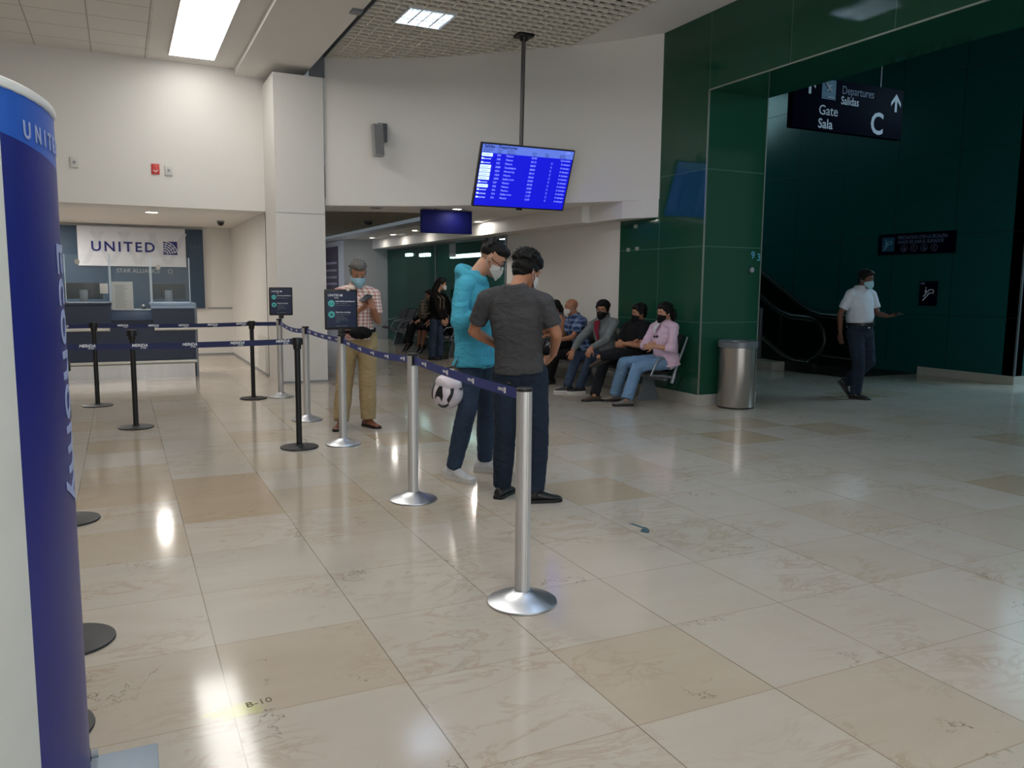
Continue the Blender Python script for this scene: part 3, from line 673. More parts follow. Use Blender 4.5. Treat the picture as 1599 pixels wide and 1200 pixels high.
# wrapped lettering
def wrap(me, a_start, z, direction, m, name):
    """bend flat lettering (x right, y up) round the pillar; direction 'h' or 'v' (reading downwards)"""
    # arc length table
    tab = [(math.radians(-90)+i*.005) for i in range(700)]; L = [0]
    for q, r in zip(tab, tab[1:]):
        p0, p1 = kpt(q, .0045), kpt(r, .0045); L.append(L[-1]+math.dist(p0, p1))
    def at_len(s):
        lo = max(0, min(len(L)-2, next((i for i, v in enumerate(L) if v > s), len(L)-1)-1)); f = (s-L[lo])/(L[lo+1]-L[lo]+1e-9); return tab[lo]+.005*f
    s0 = L[min(range(len(tab)), key=lambda i: abs(tab[i]-a_start))]
    for v in me.vertices:
        if direction == 'h': s, zz = s0+v.co.x, z+v.co.y
        else: s, zz = s0+v.co.y, z-v.co.x
        x, y = kpt(at_len(s), .0045+v.co.z*2); v.co = Vector((x, y, zz))
    return link_mesh(name, me, m, t)
klet = mat('display_lettering', (150, 162, 200), .5, var=0)
def dense(me, cuts=.02):
    bm = bmesh.new(); bm.from_mesh(me); bmesh.ops.triangulate(bm, faces=bm.faces)
    for _ in range(3):
        es = [e for e in bm.edges if e.calc_length() > cuts]
        if es: bmesh.ops.subdivide_edges(bm, edges=es, cuts=1); bmesh.ops.triangulate(bm, faces=bm.faces)
    bm.to_mesh(me); bm.free(); return me
wrap(dense(text_mesh('UNITED', .056, bold=.02, align='LEFT', space=1.85)), math.radians(-36), 1.845, 'h', klet, 'logo_lettering')
wrap(dense(text_mesh('Economy', .19, bold=.006, align='LEFT')), math.radians(-5.5), 1.607, 'v', klet, 'class_lettering')
o = B().box(-.95, .045, 1.9, 2.715, 0, .012, .004).obj('base_plate', mat('pale_base_plate', (150, 164, 178), .35, .3), t)
t2 = thing('cable_connector', 'small black cable connector on the pale base plate', 'connector', (-.17, 2.68, .012))
B().tube([(-.26, 2.675, .035), (-.145, 2.685, .035)], .02, 16).obj('plug', blackp, t2)
B().tube([(-.145, 2.685, .035), (-.125, 2.687, .035)], .014, 14).obj('tip', text_grey, t2)

# ================================================================ HANGING SIGNS
t = thing('departures_display', 'bright blue departures screen hanging from a pole', 'screen', (4.95, 9.98, 4.78))
Yt, Yb, Zt, Zb = 9.85, 10.17, 3.325, 2.545; XL, XR = 4.30, 5.69
up = Vector((0, Yt-Yb, Zt-Zb)); H = up.length; up.normalize(); rx = Vector((1, 0, 0)); nf = -rx.cross(up)*-1
nf = Vector((0, -up.z, up.y)); cc = Vector(((XL+XR)/2-.0, (Yt+Yb)/2, (Zt+Zb)/2)); W_ = XR-XL
def DP(u, v, d=0): return cc+rx*(u-.5)*W_+up*(v-.5)*H+nf*d   # u right 0..1, v up 0..1
def slab(u0, u1, v0, v1, d0, d1): return B().ngon([DP(u0, v0, d0), DP(u1, v0, d0), DP(u1, v1, d0), DP(u0, v1, d0)], nf*(d1-d0))
slab(0, 1, 0, 1, -.05, 0).obj('housing', blackp, t, sm=0)
slab(.012, .988, .02, .985, 0, .002).obj('screen', screen_blue, t, sm=0)
slab(.012, .988, .855, .985, .002, .003).obj('header', screen_head, t, sm=0)
slab(.48, .54, -.03, .0, -.03, 0).obj('logo_tab', blackp, t, sm=0)
dark_blue_txt = mat('header_text', (20, 28, 110), .6, var=0)
def dtext(s, u, v, size, m, al='LEFT', bold=0): text(s, DP(u, v, .0036), rx, up, size, m, t, align=al, bold=bold)
dtext('Salidas - Departures', .03, .955, .058, dark_blue_txt, bold=.02)
dtext('Aerolinea', .03, .905, .035, dark_blue_txt); dtext('Airline', .03, .872, .032, dark_blue_txt)
for s, u in (('Vuelo', .17), ('Destino', .27), ('Hora', .54), ('Sala', .68), ('Estado', .84)): dtext(s, u, .905, .032, dark_blue_txt)
for s, u in (('Flight', .17), ('Destination', .27), ('Time', .54), ('Gate', .68), ('Remark', .84)): dtext(s, u, .872, .030, dark_blue_txt)
dtext('6:50', .95, .955, .04, screen_text, 'RIGHT')
rows = [('829', 'Mexico', '07:05', '', 1), ('508', 'Mexico', '07:12', 'C', 0), ('503', 'Mexico', '08:00', 'C', 0), ('8080', 'Guadalajara', '08:05', 'C', 1), ('4281', 'Monterrey', '08:14', 'C', 1), ('1024', 'Mexico', '08:36', 'C', 1), ('2870', 'Dallas Love', '09:00', 'C', 1), ('507', 'Mexico', '09:40', 'C', 0), ('502', 'Mexico', '10:05', 'C', 1), ('941', 'Mexico', '11:00', 'C', 0), ('974', 'Dallas Love', '11:37', 'C', 0), ('521', 'Mexico', '12:47', 'C', 0)]
for i, (fl, de, ti, ga, wb) in enumerate(rows):
    v = .825-i*.061
    if wb: slab(.016, .128, v-.026, v+.026, .002, .0035).obj('airline_tag', screen_white, t, sm=0); text('aerolinea', DP(.03, v, .004), rx, up, .026, dark_blue_txt, t, align='LEFT')
    else: slab(.02, .04, v-.012, v+.014, .002, .0035).obj('airline_mark', screen_white, t, sm=0); dtext('aeromar', .043, v, .03, screen_white)
    dtext(fl, .175, v, .036, screen_text); dtext(de, .27, v, .036, screen_text); dtext(ti, .54, v, .036, screen_text); dtext(ga, .76, v, .036, screen_text)
    dtext('Cancelado' if i == 0 else 'A tiempo', .97, v, .036, screen_text, 'RIGHT')
B().tube([(4.95, 9.98, 4.73), (4.95, 10.03, 3.22)], .028, 18).obj('pole', mat('pole_grey', (96, 94, 92), .4, .6), t)
B().box(4.84, 5.06, 9.88, 10.08, 4.74, 4.785, .01).lathe([(.05, 4.70), (.06, 4.745)], (4.95, 9.98), 20).obj('ceiling_mount', blackp, t)
B().box(4.87, 5.03, 10.03, 10.12, 3.05, 3.24, .01).obj('bracket', blackp, t)
t = thing('blue_hanging_sign', 'blank dark blue box sign hanging under the bulkhead soffit', 'sign', (4.63, 12.05, 2.64))
B().box(4.23, 5.06, 11.97, 12.07, 2.29, 2.64, .004).obj('box', mat('sign_blue', (16, 22, 96), .6, spec=.2, var=.05), t)
B().box(4.45, 4.47, 12.0, 12.03, 2.63, 2.66).box(4.82, 4.84, 12.0, 12.03, 2.63, 2.66).obj('hanger', grey_metal, t, sm=0)
# gate sign in the hall
sign_navy = mat('sign_navy', (5, 6, 26), .6, spec=.02, var=.05); sign_wh = mat('sign_lettering', (190, 198, 216), .5, var=0); sign_dim = mat('sign_dim_lettering', (92, 104, 136), .5, var=0); sign_sq = mat('sign_blue_square', (26, 80, 112), .5, var=0)
t = thing('gate_sign', 'navy hanging gate sign with large C and arrows beyond the opening', 'sign', (9.33, 8.5, 4.35))
B().box(8.27, 10.39, 8.5, 8.6, 3.66, 4.355, .004).obj('box', sign_navy, t)
B().box(8.7, 8.72, 8.54, 8.56, 4.35, 6.3).box(9.95, 9.97, 8.54, 8.56, 4.35, 6.3).obj('hanger', darkmetal, t, sm=0)
X_, Z_ = (1, 0, 0), (0, 0, 1); ys = 8.498
text('Departures', (9.16, ys, 4.23), X_, Z_, .16, sign_dim, t, align='LEFT', font_scale=.85)
text('Salidas', (9.15, ys, 4.09), X_, Z_, .155, sign_wh, t, align='LEFT', bold=.012, font_scale=.85)
text('Gate', (8.74, ys, 3.925), X_, Z_, .185, sign_wh, t, align='LEFT', bold=.004)
text('Sala', (8.74, ys, 3.745), X_, Z_, .18, sign_wh, t, align='LEFT', bold=.016)
text('C', (9.88, ys, 3.83), X_, Z_, .42, sign_wh, t, bold=.02, font_scale=.9)
B().box(8.78, 9.04, ys-.002, ys, 4.08, 4.34).obj('icon', sign_sq, t, sm=0)
B().tube([(8.85, ys-.004, 4.29), (8.96, ys-.004, 4.19)], .012, 6).tube([(8.95, ys-.004, 4.27), (8.90, ys-.004, 4.25)], .01, 6).tube([(8.87, ys-.004, 4.20), (8.93, ys-.004, 4.215)], .008, 6).tube([(8.88, ys-.004, 4.11), (9.0, ys-.004, 4.11)], .008, 6).obj('icon_mark', sign_wh, t)
for ax in (8.56, 10.24):
    z0 = 4.04 if ax > 9 else 4.12
    B().box(ax-.022, ax+.022, ys-.003, ys, z0, z0+.18).ngon([(ax, ys-.003, z0+.25), (ax-.1, ys-.003, z0+.13), (ax-.1, ys-.003, z0+.075), (ax, ys-.003, z0+.185), (ax+.1, ys-.003, z0+.075), (ax+.1, ys-.003, z0+.13)], (0, .003, 0)).obj('arrow', sign_wh, t, sm=0)
# caution sign and escalator sign on the hall wall (read along -Y)
def wallX(name, label, y0, y1, z0, z1, x=12.7):
    t = thing(name, label, 'sign', (x-.02, (y0+y1)/2, z0)); B().box(x-.02, x, y0, y1, z0, z1, .003).obj('plate', sign_navy, t); return t
xs = 12.678; RX = (0, -1, 0)
t = wallX('caution_sign', 'wide navy caution sign with two lines of text and four round icons', 9.16, 10.71, 2.11, 2.485)
B().box(xs-.001, xs+.002, 10.36, 10.62, 2.17, 2.42).obj('icon', sign_sq, t, sm=0)
def esc_icon(yc, zc, s, m, t):
    B().tube([(xs-.003, yc+s*.9, zc-s*.9), (xs-.003, yc-s*.2, zc+s*.25), (xs-.003, yc-s*.8, zc+s*.25), (xs-.003, yc-s*.9, zc+s*.5), (xs-.003, yc-s*.75, zc+s*.75), (xs-.003, yc-s*.15, zc+s*.75), (xs-.003, yc+s*.8, zc-s*.3)], s*.09, 6).tube([(xs-.003, yc+s*.45, zc+s*.3), (xs-.003, yc+s*.45, zc+s*.75)], s*.13, 6).ell((xs-.003, yc+s*.45, zc+s*1.0), (.004, s*.12, s*.12), None, 10, 6).obj('icon_mark', m, t)
esc_icon(10.49, 2.28, .09, mat('sign_pale_blue', (120, 178, 200), .5, var=0), t)
text('PRECAUCION CON LA ESCALERA', (xs, 9.80, 2.405), RX, Z_, .083, sign_dim, t, bold=.02, font_scale=.78, shear=.1)
text('FAVOR DE USAR EL ELEVADOR', (xs, 9.83, 2.325), RX, Z_, .083, sign_dim, t, bold=.02, font_scale=.78, shear=.1)
for k in range(4):
    y = 10.15-k*.2; b = B()
    pts = [(xs-.002, y+.062*math.cos(a*PI/12), 2.215+.062*math.sin(a*PI/12)) for a in range(25)]
    b.tube(pts, .004, 6); b.ell((xs-.002, y+(.0 if k < 3 else -.015), 2.245), (.003, .011, .011), None, 8, 6).tube([(xs-.002, y, 2.235), (xs-.002, y+.012*(1 if k % 2 else -1), 2.205), (xs-.002, y-.01, 2.18)], .007, 6)
    if k in (0, 2): b.tube([(xs-.002, y+.03*math.cos(a), 2.195+.022*math.sin(a)) for a in (0, 1, 2, 3, 4, 5)], .005, 6)
    b.obj('icon_mark', sign_dim, t)
t = wallX('escalator_sign', 'small upright navy sign with a white escalator pictogram', 9.44, 9.78, 1.21, 1.635)
esc_icon(9.6, 1.40, .115, sign_wh, t)
B().box(xs-.002, xs+.001, 9.68, 9.76, 1.575, 1.615).obj('tag_mark', sign_dim, t, sm=0)
# small things fixed to the green wall
text_cy = mat('cyan_lettering', (84, 160, 190), .5, var=0)
t = thing('pillar_number', 'small pale blue number lettering on the green pillar\'s side face', 'number sign', (7.38, 8.115, 1.9))
text('9', (7.345, 8.116, 1.905), (1, 0, 0), (0, 0, 1), .13, text_cy, t, bold=.02); text('3', (7.445, 8.116, 1.88), (1, 0, 0), (0, 0, 1), .13, text_cy, t, bold=.02)
o = B().lathe([(0, 0), (.03, 0), (.035, .02), (0, .03)], (0, 0), 18).obj('round_knob', text_grey); o.data.transform(Matrix.Rotation(PI/2, 4, 'X')); o.location = (7.33, 8.12, 1.72); tag(o, 'small pale round knob under the number on the green pillar', 'knob')
for y, z, l in ((9.60, 2.33, 'small pale plate on the green wall, upper of three'), (9.77, 2.01, 'small pale plate on the green wall, lower left of three'), (9.55, 2.02, 'small pale plate on the green wall, lower right of three')):
    o = B().box(6.53, 6.552, y-.035, y+.035, z-.025, z+.025, .004).obj('small_wall_plate', mat('pale_plate', (140, 150, 140), .5), at=(6.54, y, z)); tag(o, l, 'wall plate', 'small plates on the green wall')
o = B().box(6.543, 6.55, 16.38, 16.75, 2.09, 2.37).obj('paper_sheet', text_grey, at=(6.545, 16.56, 2.1), sm=0); tag(o, 'white paper sheet taped high on the green shop glass', 'notice')
t = thing('wall_poster', 'tall dark violet-grey poster with pale lines of text at the corridor end', 'poster', (5.355, 22.7, 1.2))
B().box(5.345, 5.36, 21.95, 23.9, 1.0, 2.49).obj('sheet', mat('poster_violet', (84, 76, 90), .6), t, sm=0)
b = B()
for i, (z, w_) in enumerate(((2.05, 1.3), (1.85, 1.5), (1.66, 1.5), (1.48, 1.2), )): b.box(5.342, 5.345, 22.1, 22.1+w_, z-.03, z+.03)
b.obj('print', mat('poster_print', (150, 146, 158), .6), t, sm=0)

# ================================================================ BENCHES
seat_black = mat('perforated_black_steel', (20, 21, 23), .45, .3, var=.15, vs=60); arm_grey = mat('cast_aluminium_grey', (128, 134, 140), .35, .5)
def bench(y0, n, pitch, label, dx=0):
    y1 = y0+n*pitch; t = thing('waiting_bench', label, 'bench', (6.2+dx, (y0+y1)/2, 0), 'beam benches along the wall')
    B().box(6.2+dx, 6.28+dx, y0+.05, y1-.05, .30, .37, .006).obj('beam', grey_metal, t)
    for k in range(n):
        ya, yb = y0+k*pitch+.035, y0+(k+1)*pitch-.035
        prof = [(5.93, .405), (5.96, .43), (6.1, .425), (6.24, .405), (6.30, .42)]
        rows = [[(x+dx, y, z) for x, z in prof] for y in (ya, (ya+yb)/2, yb)]
        link_mesh('seat', solid(B().sheet(rows), .022), seat_black, t)
        prof = [(6.31, .45), (6.345, .55), (6.39, .68), (6.44, .80), (6.475, .87), (6.485, .875)]
        rows = [[(x+dx, y, z) for x, z in prof] for y in (ya, (ya+yb)/2, yb)]
        link_mesh('backrest', solid(B().sheet(rows), .022), seat_black, t)
        # three raised ribs across each backrest, as pressed in the steel
        b = B()
        for f in (.25, .5, .75): b.tube([(6.36+dx-.02, ya+(yb-ya)*f, .52), (6.465+dx-.02, ya+(yb-ya)*f, .83)], .006, 6)
        b.obj('backrest_rib', seat_black, t)
    for k in range(n+1):
        y = y0+k*pitch
        b = B().tube([(6.515+dx, y, .86), (6.47+dx, y, .74), (6.40+dx, y, .58), (6.345+dx, y, .44), (6.315+dx, y, .34), (6.29+dx, y, .27)], [.012, .014, .018, .022, .03, .026], 10)
        b.tube([(6.30+dx, y, .345), (6.15+dx, y, .375), (5.97+dx, y, .385)], [.02, .014, .013], 10)
        b.obj('side_frame', arm_grey, t)
        B().tube([(5.965+dx, y, .38), (6.01+dx, y, .47), (6.065+dx, y, .565), (6.10+dx, y, .59), (6.25+dx, y, .61), (6.405+dx, y, .64)], [.013, .013, .014, .017, .017, .014], 10).obj('armrest', arm_grey, t)
    k = 0
    for y in [y0+.45]+([y0+n*pitch*.5] if n > 3 else [])+[y1-.45]:
        b = B().ngon([(6.10+dx, y-.025, 0.0), (6.42+dx, y-.025, 0), (6.42+dx, y-.025, .02), (6.30+dx, y-.025, .30), (6.18+dx, y-.025, .30), (6.10+dx, y-.025, .02)], (0, .05, 0)); b.obj('leg', grey_metal, t, sm=0)
bench(8.33, 7, .585, 'beam bench of black seats under the green and white wall, people seated on it')
bench(15.2, 8, .585, 'dark beam bench with empty black seats at the far green glass wall')

# ================================================================ TRASH BIN
t = thing('trash_bin', 'round brushed steel trash bin in front of the green pillar', 'bin', (6.92, 7.84, 0))
C_ = (6.92, 7.84)
B().lathe([(.222, 0), (.228, .006), (.228, .02)], C_, 48).obj('foot_ring', blackp, t)
B().lathe([(.225, .015), (.228, .02), (.228, .755)], C_, 64).obj('body', steel, t)
B().lathe([(.23, .755), (.243, .76), (.245, .825), (.232, .835), (.20, .825), (.19, .72), (.0, .70)], C_, 64).obj('lid_ring', grey_metal, t)

# ================================================================ ESCALATOR
t = thing('escalator', 'dark glass-sided escalator climbing away inside the green hall', 'escalator', (11.5, 11.5, 0))
def esc_path(yy0, y_flat, y_top, z0, dz=.5774): # flat then 30 degrees
    pts = [(yy0, z0), (y_flat-.3, z0), (y_flat, z0+.01), (y_flat+.25, z0+.07), (y_flat+.5, z0+.18)]
    y = y_flat+.5; z = z0+.18
    while y < y_top: y += .5; z += .5*dz; pts.append((y, z))
    return pts
for X, ys_, fl in ((10.98, 10.55, 11.05), (12.12, 10.55, 11.45)):
    hp = [(ys_+.05, .20), (ys_-.12, .28), (ys_-.24, .42), (ys_-.29, .58), (ys_-.25, .75), (ys_-.14, .9), (ys_+.02, .965)]+[(y, z) for y, z in esc_path(ys_+.2, fl, 17, .975)]
    B().tube([(X, y, z) for y, z in hp], .035, 10).obj('handrail', blackp, t)
    B().tube([(X, y+.012 if y < ys_ else y, z-.042 if y > ys_-.1 else z) for y, z in hp[1:]], .014, 8).obj('handrail_guide', mat('guide_metal', (120, 134, 130), .3, .8), t)
    up_ = [(y, z) for y, z in hp[3:]]; lo = esc_path(ys_, fl-.15, 17, .19)
    poly = [(X-.006, y, z) for y, z in up_]+[(X-.006, y, z) for y, z in reversed(lo)]
    B().ngon(poly, (.012, 0, 0)).obj('glass_panel', dark_glass, t, sm=0)
    deck = [(y, z-.0) for y, z in lo]
    B().ngon([(X-.09, y, z) for y, z in deck]+[(X-.09, y, z-.16) for y, z in reversed(deck)], (.05, 0, 0)).obj('outer_skirt', darkmetal, t, sm=0)
    g = [[(X-.1, y, z+.005), (X-.02, y, z+.02), (X+.06, y, z+.01)] for y, z in deck]
    link_mesh('deck_strip', solid(B().sheet(g), .01), mat('deck_strip_metal', (190, 200, 180), .25, .9), t)
b = B()
y = 11.3; z = .02
while y < 16.5:
    b.box(11.1, 12.05, y, y+.4, z-.25, z); y += .38; z += .22
b.obj('steps', mat('escalator_step', (50, 52, 52), .5, .7), t, sm=0)
B().box(11.05, 12.1, 10.1, 11.3, .012, .03).obj('landing_plate', darkmetal, t, sm=0)
B().box(10.86, 10.98, 10.4, 17, .0, .18).box(12.12, 12.3, 10.4, 17, 0, .18).ngon([(10.9, 11.0, .15), (10.9, 17, .15), (10.9, 17, 3.6), (10.9, 11.5, .35)], (.03, 0, 0)).ngon([(12.14, 11.0, .15), (12.14, 17, .15), (12.14, 17, 3.4), (12.14, 11.7, .3)], (.03, 0, 0)).obj('truss_cladding', mat('truss_black', (14, 18, 17), .4), t, sm=0)
struct(B().box(10.2, 10.84, 11.45, 17, 0, .17).box(10.55, 10.86, 11.05, 11.45, 0, .16).obj('trim_11', base_stone, sm=0))
t = thing('guard_rail', 'dark metal guard rail standing on the kerb beside the escalator', 'railing', (10.7, 12.2, .17))
B().box(10.70, 10.76, 11.55, 11.61, .17, 1.12, .004).obj('post', grey_metal, t)
B().tube([(10.73, 11.58, 1.1), (10.73, 12.8, 1.72)], .02, 8).obj('sloping_rail', chrome, t)
for z in (.38, .56, .74, .92): B().tube([(10.73, 11.58, z), (10.73, 15, z)], .01, 8).obj('bar', grey_metal, t)
B().box(10.70, 10.76, 14.9, 14.96, .17, 1.12, .004).obj('post', grey_metal, t)

# ================================================================ FLOOR MARKS
o = B().ngon([(2.845, 4.165, .0003), (2.875, 4.16, .0003), (2.90, 4.03, .0003), (2.875, 4.02, .0003)], (0, 0, .0006)).ngon([(2.815, 3.99, .0003), (2.855, 4.035, .0003), (2.905, 4.06, .0003), (2.885, 3.99, .0003), (2.845, 3.945, .0003)], (0, 0, .0008)).obj('floor_tape', mat('blue_tape', (62, 84, 92), .6), at=(2.86, 4.05, 0), sm=0); tag(o, 'torn scrap of blue tape stuck on the tiles, right of the nearest stanchion', 'tape')
o = text('B-10', (.385, 2.86, .0004), (1, .1, 0), (-.1, 1, 0), .05, mat('marker_ink', (96, 88, 56), .8), None, name='floor_writing'); o['label'] = 'small handwritten B-10 on the yellow-green stained tile'; o['category'] = 'writing'
POSE = {
 'tee': {'hips':(2.443,4.928,0.9),'chest':(2.408,4.923,1.199),'shL':(2.234,5.026,1.4),'shR':(2.557,4.802,1.379),'head':(2.507,4.974,1.597),'elL':(2.191,5.154,1.177),'wrL':(2.412,5.208,1.065),'elR':(2.631,4.761,1.17),'wrR':(2.711,4.946,1.023),'knL':(2.368,4.997,0.489),'anL':(2.387,5.081,0.09),'knR':(2.558,4.869,0.47),'anR':(2.536,4.854,0.1),'toL':(2.512,5.195,0.035),'toR':(2.702,4.82,0.035),'hipL':(2.365,4.982,0.9),'hipR':(2.521,4.873,0.9)},
 'hoodie': {'hips':(2.44,5.7,0.955),'chest':(2.407,5.714,1.23),'shL':(2.537,5.832,1.483),'shR':(2.296,5.587,1.473),'head':(2.569,5.687,1.698),'elL':(2.625,5.903,1.245),'wrL':(2.723,5.681,1.268),'elR':(2.22,5.499,1.227),'wrR':(2.447,5.479,1.287),'knL':(2.58,5.791,0.536),'anL':(2.59,5.845,0.11),'knR':(2.325,5.575,0.581),'anR':(2.268,5.705,0.11),'toL':(2.738,5.743,0.035),'toR':(2.347,5.543,0.035),'hipL':(2.51,5.772,0.955),'hipR':(2.369,5.628,0.955)},
 'plaid': {'hips':(2.228,8.327,0.938),'chest':(2.218,8.33,1.186),'shL':(2.381,8.243,1.381),'shR':(2.038,8.376,1.384),'head':(2.218,8.257,1.603),'elL':(2.41,8.214,1.116),'wrL':(2.318,8.053,1.247),'elR':(2.001,8.354,1.101),'wrR':(2.186,8.131,1.22),'item':(2.229,8.016,1.352),'knL':(2.302,8.245,0.505),'anL':(2.298,8.222,0.1),'knR':(2.083,8.344,0.49),'anR':(2.009,8.209,0.1),'toL':(2.361,8.064,0.035),'toR':(1.918,8.065,0.035),'hipL':(2.316,8.293,0.938),'hipR':(2.139,8.361,0.938)},
 'walker': {'hips':(9.044,7.842,0.898),'chest':(9.024,7.865,1.158),'shL':(9.232,7.853,1.41),'shR':(8.833,7.854,1.417),'head':(9.064,7.819,1.616),'elL':(9.265,7.767,1.16),'wrL':(9.215,7.561,1.134),'elR':(8.757,7.938,1.149),'wrR':(8.819,7.975,0.895),'knL':(9.177,7.778,0.506),'anL':(9.032,8.007,0.205),'knR':(8.973,7.771,0.496),'anR':(8.962,7.783,0.092),'toL':(9.118,7.949,0.069),'toR':(9.06,7.645,0.035),'hipL':(9.139,7.841,0.898),'hipR':(8.949,7.842,0.898)},
 'pink': {'hips':(6.283,8.438,0.549),'chest':(6.258,8.456,0.763),'shL':(6.24,8.257,0.986),'shR':(6.248,8.674,0.965),'head':(6.23,8.44,1.164),'elL':(6.18,8.215,0.725),'wrL':(5.978,8.314,0.755),'elR':(6.077,8.648,0.728),'wrR':(6.146,8.414,0.792),'knL':(5.868,8.49,0.476),'anL':(5.685,8.43,0.1),'knR':(5.81,8.71,0.515),'anR':(5.782,8.844,0.1),'toL':(5.527,8.479,0.035),'toR':(5.627,8.9,0.035),'hipL':(6.281,8.346,0.549),'hipR':(6.285,8.53,0.549)},
 'polo': {'hips':(6.258,8.986,0.536),'chest':(6.217,9.014,0.776),'shL':(6.23,8.822,0.974),'shR':(6.194,9.247,0.944),'head':(6.23,9.005,1.136),'elL':(6.118,8.778,0.718),'wrL':(5.922,8.876,0.749),'elR':(6.025,9.167,0.692),'wrR':(6.115,8.938,0.758),'knL':(5.785,8.798,0.633),'anL':(5.56,8.872,0.592),'knR':(5.774,9.115,0.514),'anR':(5.53,8.944,0.1),'toL':(5.409,8.908,0.536),'toR':(5.368,8.974,0.035),'hipL':(6.266,8.894,0.536),'hipR':(6.25,9.077,0.536)},
 'grey': {'hips':(6.251,9.652,0.515),'chest':(6.146,9.649,0.772),'shL':(6.183,9.518,0.984),'shR':(6.095,9.952,0.938),'head':(6.064,9.653,1.158),'elL':(6.003,9.455,0.751),'wrL':(5.778,9.454,0.66),'elR':(5.855,9.898,0.744),'wrR':(5.671,9.774,0.603),'knL':(5.829,9.564,0.482),'anL':(5.755,9.721,0.1),'knR':(5.795,9.875,0.51),'anR':(5.631,9.847,0.1),'toL':(5.587,9.747,0.035),'toR':(5.473,9.91,0.035),'hipL':(6.27,9.559,0.515),'hipR':(6.233,9.746,0.515)},
 'bald': {'hips':(6.223,10.436,0.509),'chest':(6.177,10.463,0.749),'shL':(6.138,10.312,0.976),'shR':(6.117,10.694,0.959),'head':(6.053,10.512,1.178),'elL':(5.961,10.299,0.744),'wrL':(5.768,10.317,0.709),'elR':(5.953,10.592,0.726),'wrR':(5.892,10.489,0.923),'knL':(5.776,10.461,0.481),'anL':(5.857,10.776,0.1),'knR':(5.815,10.611,0.487),'anR':(5.774,10.807,0.1),'toL':(5.688,10.796,0.035),'toR':(5.609,10.849,0.035),'hipL':(6.228,10.341,0.509),'hipR':(6.217,10.531,0.509)},
 'ninth': {'hips':(6.268,11.103,0.496),'chest':(6.229,11.125,0.758),'shL':(6.196,10.971,0.966),'shR':(6.192,11.317,0.951),'head':(6.126,11.159,1.139),'elL':(6.055,10.936,0.752),'wrL':(5.861,10.95,0.725),'elR':(6.017,11.241,0.735),'wrR':(5.914,11.182,0.91),'knL':(5.873,11.091,0.457),'anL':(5.912,11.327,0.1),'knR':(5.89,11.252,0.454),'anR':(5.854,11.348,0.1),'toL':(5.751,11.342,0.035),'toR':(5.697,11.384,0.035),'hipL':(6.269,11.013,0.496),'hipR':(6.267,11.193,0.496)},
 'backpacker': {'hips':(5.636,15.145,0.779),'chest':(5.648,15.141,1.046),'shL':(5.73,15.249,1.271),'shR':(5.544,15.041,1.262),'head':(5.731,15.11,1.5),'elL':(5.833,15.199,1.018),'wrL':(5.826,15.073,0.819),'elR':(5.604,14.987,1.0),'wrR':(5.69,14.933,0.801),'knL':(5.74,15.171,0.406),'anL':(5.715,15.18,0.072),'knR':(5.555,15.111,0.414),'anR':(5.542,15.116,0.069),'toL':(5.874,15.158,0.035),'toR':(5.676,15.029,0.035),'hipL':(5.695,15.212,0.779),'hipR':(5.576,15.079,0.779)},
 'blackseat': {'hips':(6.207,17.215,0.539),'chest':(6.234,17.205,0.812),'shL':(6.264,17.035,1.017),'shR':(6.205,17.375,1.008),'head':(6.249,17.2,1.256),'elL':(6.113,17.037,0.791),'wrL':(5.923,16.966,0.711),'elR':(6.032,17.277,0.782),'wrR':(5.864,17.229,0.672),'knL':(5.826,17.073,0.594),'anL':(5.695,17.044,0.216),'knR':(5.81,17.248,0.571),'anR':(5.698,17.232,0.188),'toL':(5.53,17.032,0.035),'toR':(5.533,17.241,0.035),'hipL':(6.222,17.125,0.539),'hipR':(6.191,17.306,0.539)},
 'skirt': {'hips':(6.177,16.481,0.563),'chest':(6.229,16.461,0.812),'shL':(6.252,16.291,1.011),'shR':(6.23,16.621,1.001),'head':(6.255,16.451,1.199),'elL':(6.132,16.284,0.793),'wrL':(5.919,16.256,0.673),'elR':(6.06,16.524,0.756),'wrR':(5.897,16.477,0.65),'knL':(5.843,16.368,0.573),'anL':(5.768,16.363,0.192),'knR':(5.793,16.513,0.567),'anR':(5.733,16.513,0.182),'toL':(5.615,16.354,0.035),'toR':(5.581,16.523,0.035),'hipL':(6.182,16.395,0.563),'hipR':(6.171,16.566,0.563)},
}
# ================================================================ PEOPLE
skin_tan = mat('skin_tan', (164, 112, 84), .55, var=.06, vs=20); skin_brown = mat('skin_brown', (130, 86, 64), .55, var=.06, vs=20)
skin_light = mat('skin_light', (182, 134, 108), .55, var=.05, vs=20); skin_dark = mat('skin_deep', (96, 62, 46), .55, var=.05, vs=20)
hair_black = mat('hair_black', (12, 11, 11), .62, 0, .25, var=.3, vs=60, bump=.8, bs=120, stretch=(1, 1, .3)); hair_grey = mat('hair_grey', (96, 93, 90), .7, 0, .25, var=.35, vs=50, bump=.8, bs=120)
def cloth(name, rgb, var=.1, vs=6, bump=.25):
    if name in MATS: return MATS[name]
    t = NT(name); c = lin(rgb); o = t.obj(); t.b.inputs['Roughness'].default_value = .88; t.b.inputs['Specular IOR Level'].default_value = .2
    t.l(t.mix(t.noise(o, vs, 4), tuple(v*(1-var) for v in c), tuple(v*(1+var) for v in c)), t.b.inputs['Base Color'])
    t.bump(t.math('ADD', t.noise(t.scale(o, (1, 1, 1.7)), 7, 3, .55, 1.4), t.math('MULTIPLY', t.noise(o, 150, 2), .06)), .55, .035)
    MATS[name] = t.m; return t.m
mask_blue = cloth('mask_blue', (150, 190, 204), .04); mask_white = cloth('mask_white', (206, 204, 202), .03); mask_black = cloth('mask_black', (18, 18, 20), .1)
eye_w = mat('eye_white', (150, 140, 134), .3, var=0); eye_d = mat('eye_iris', (26, 18, 14), .2, var=0)
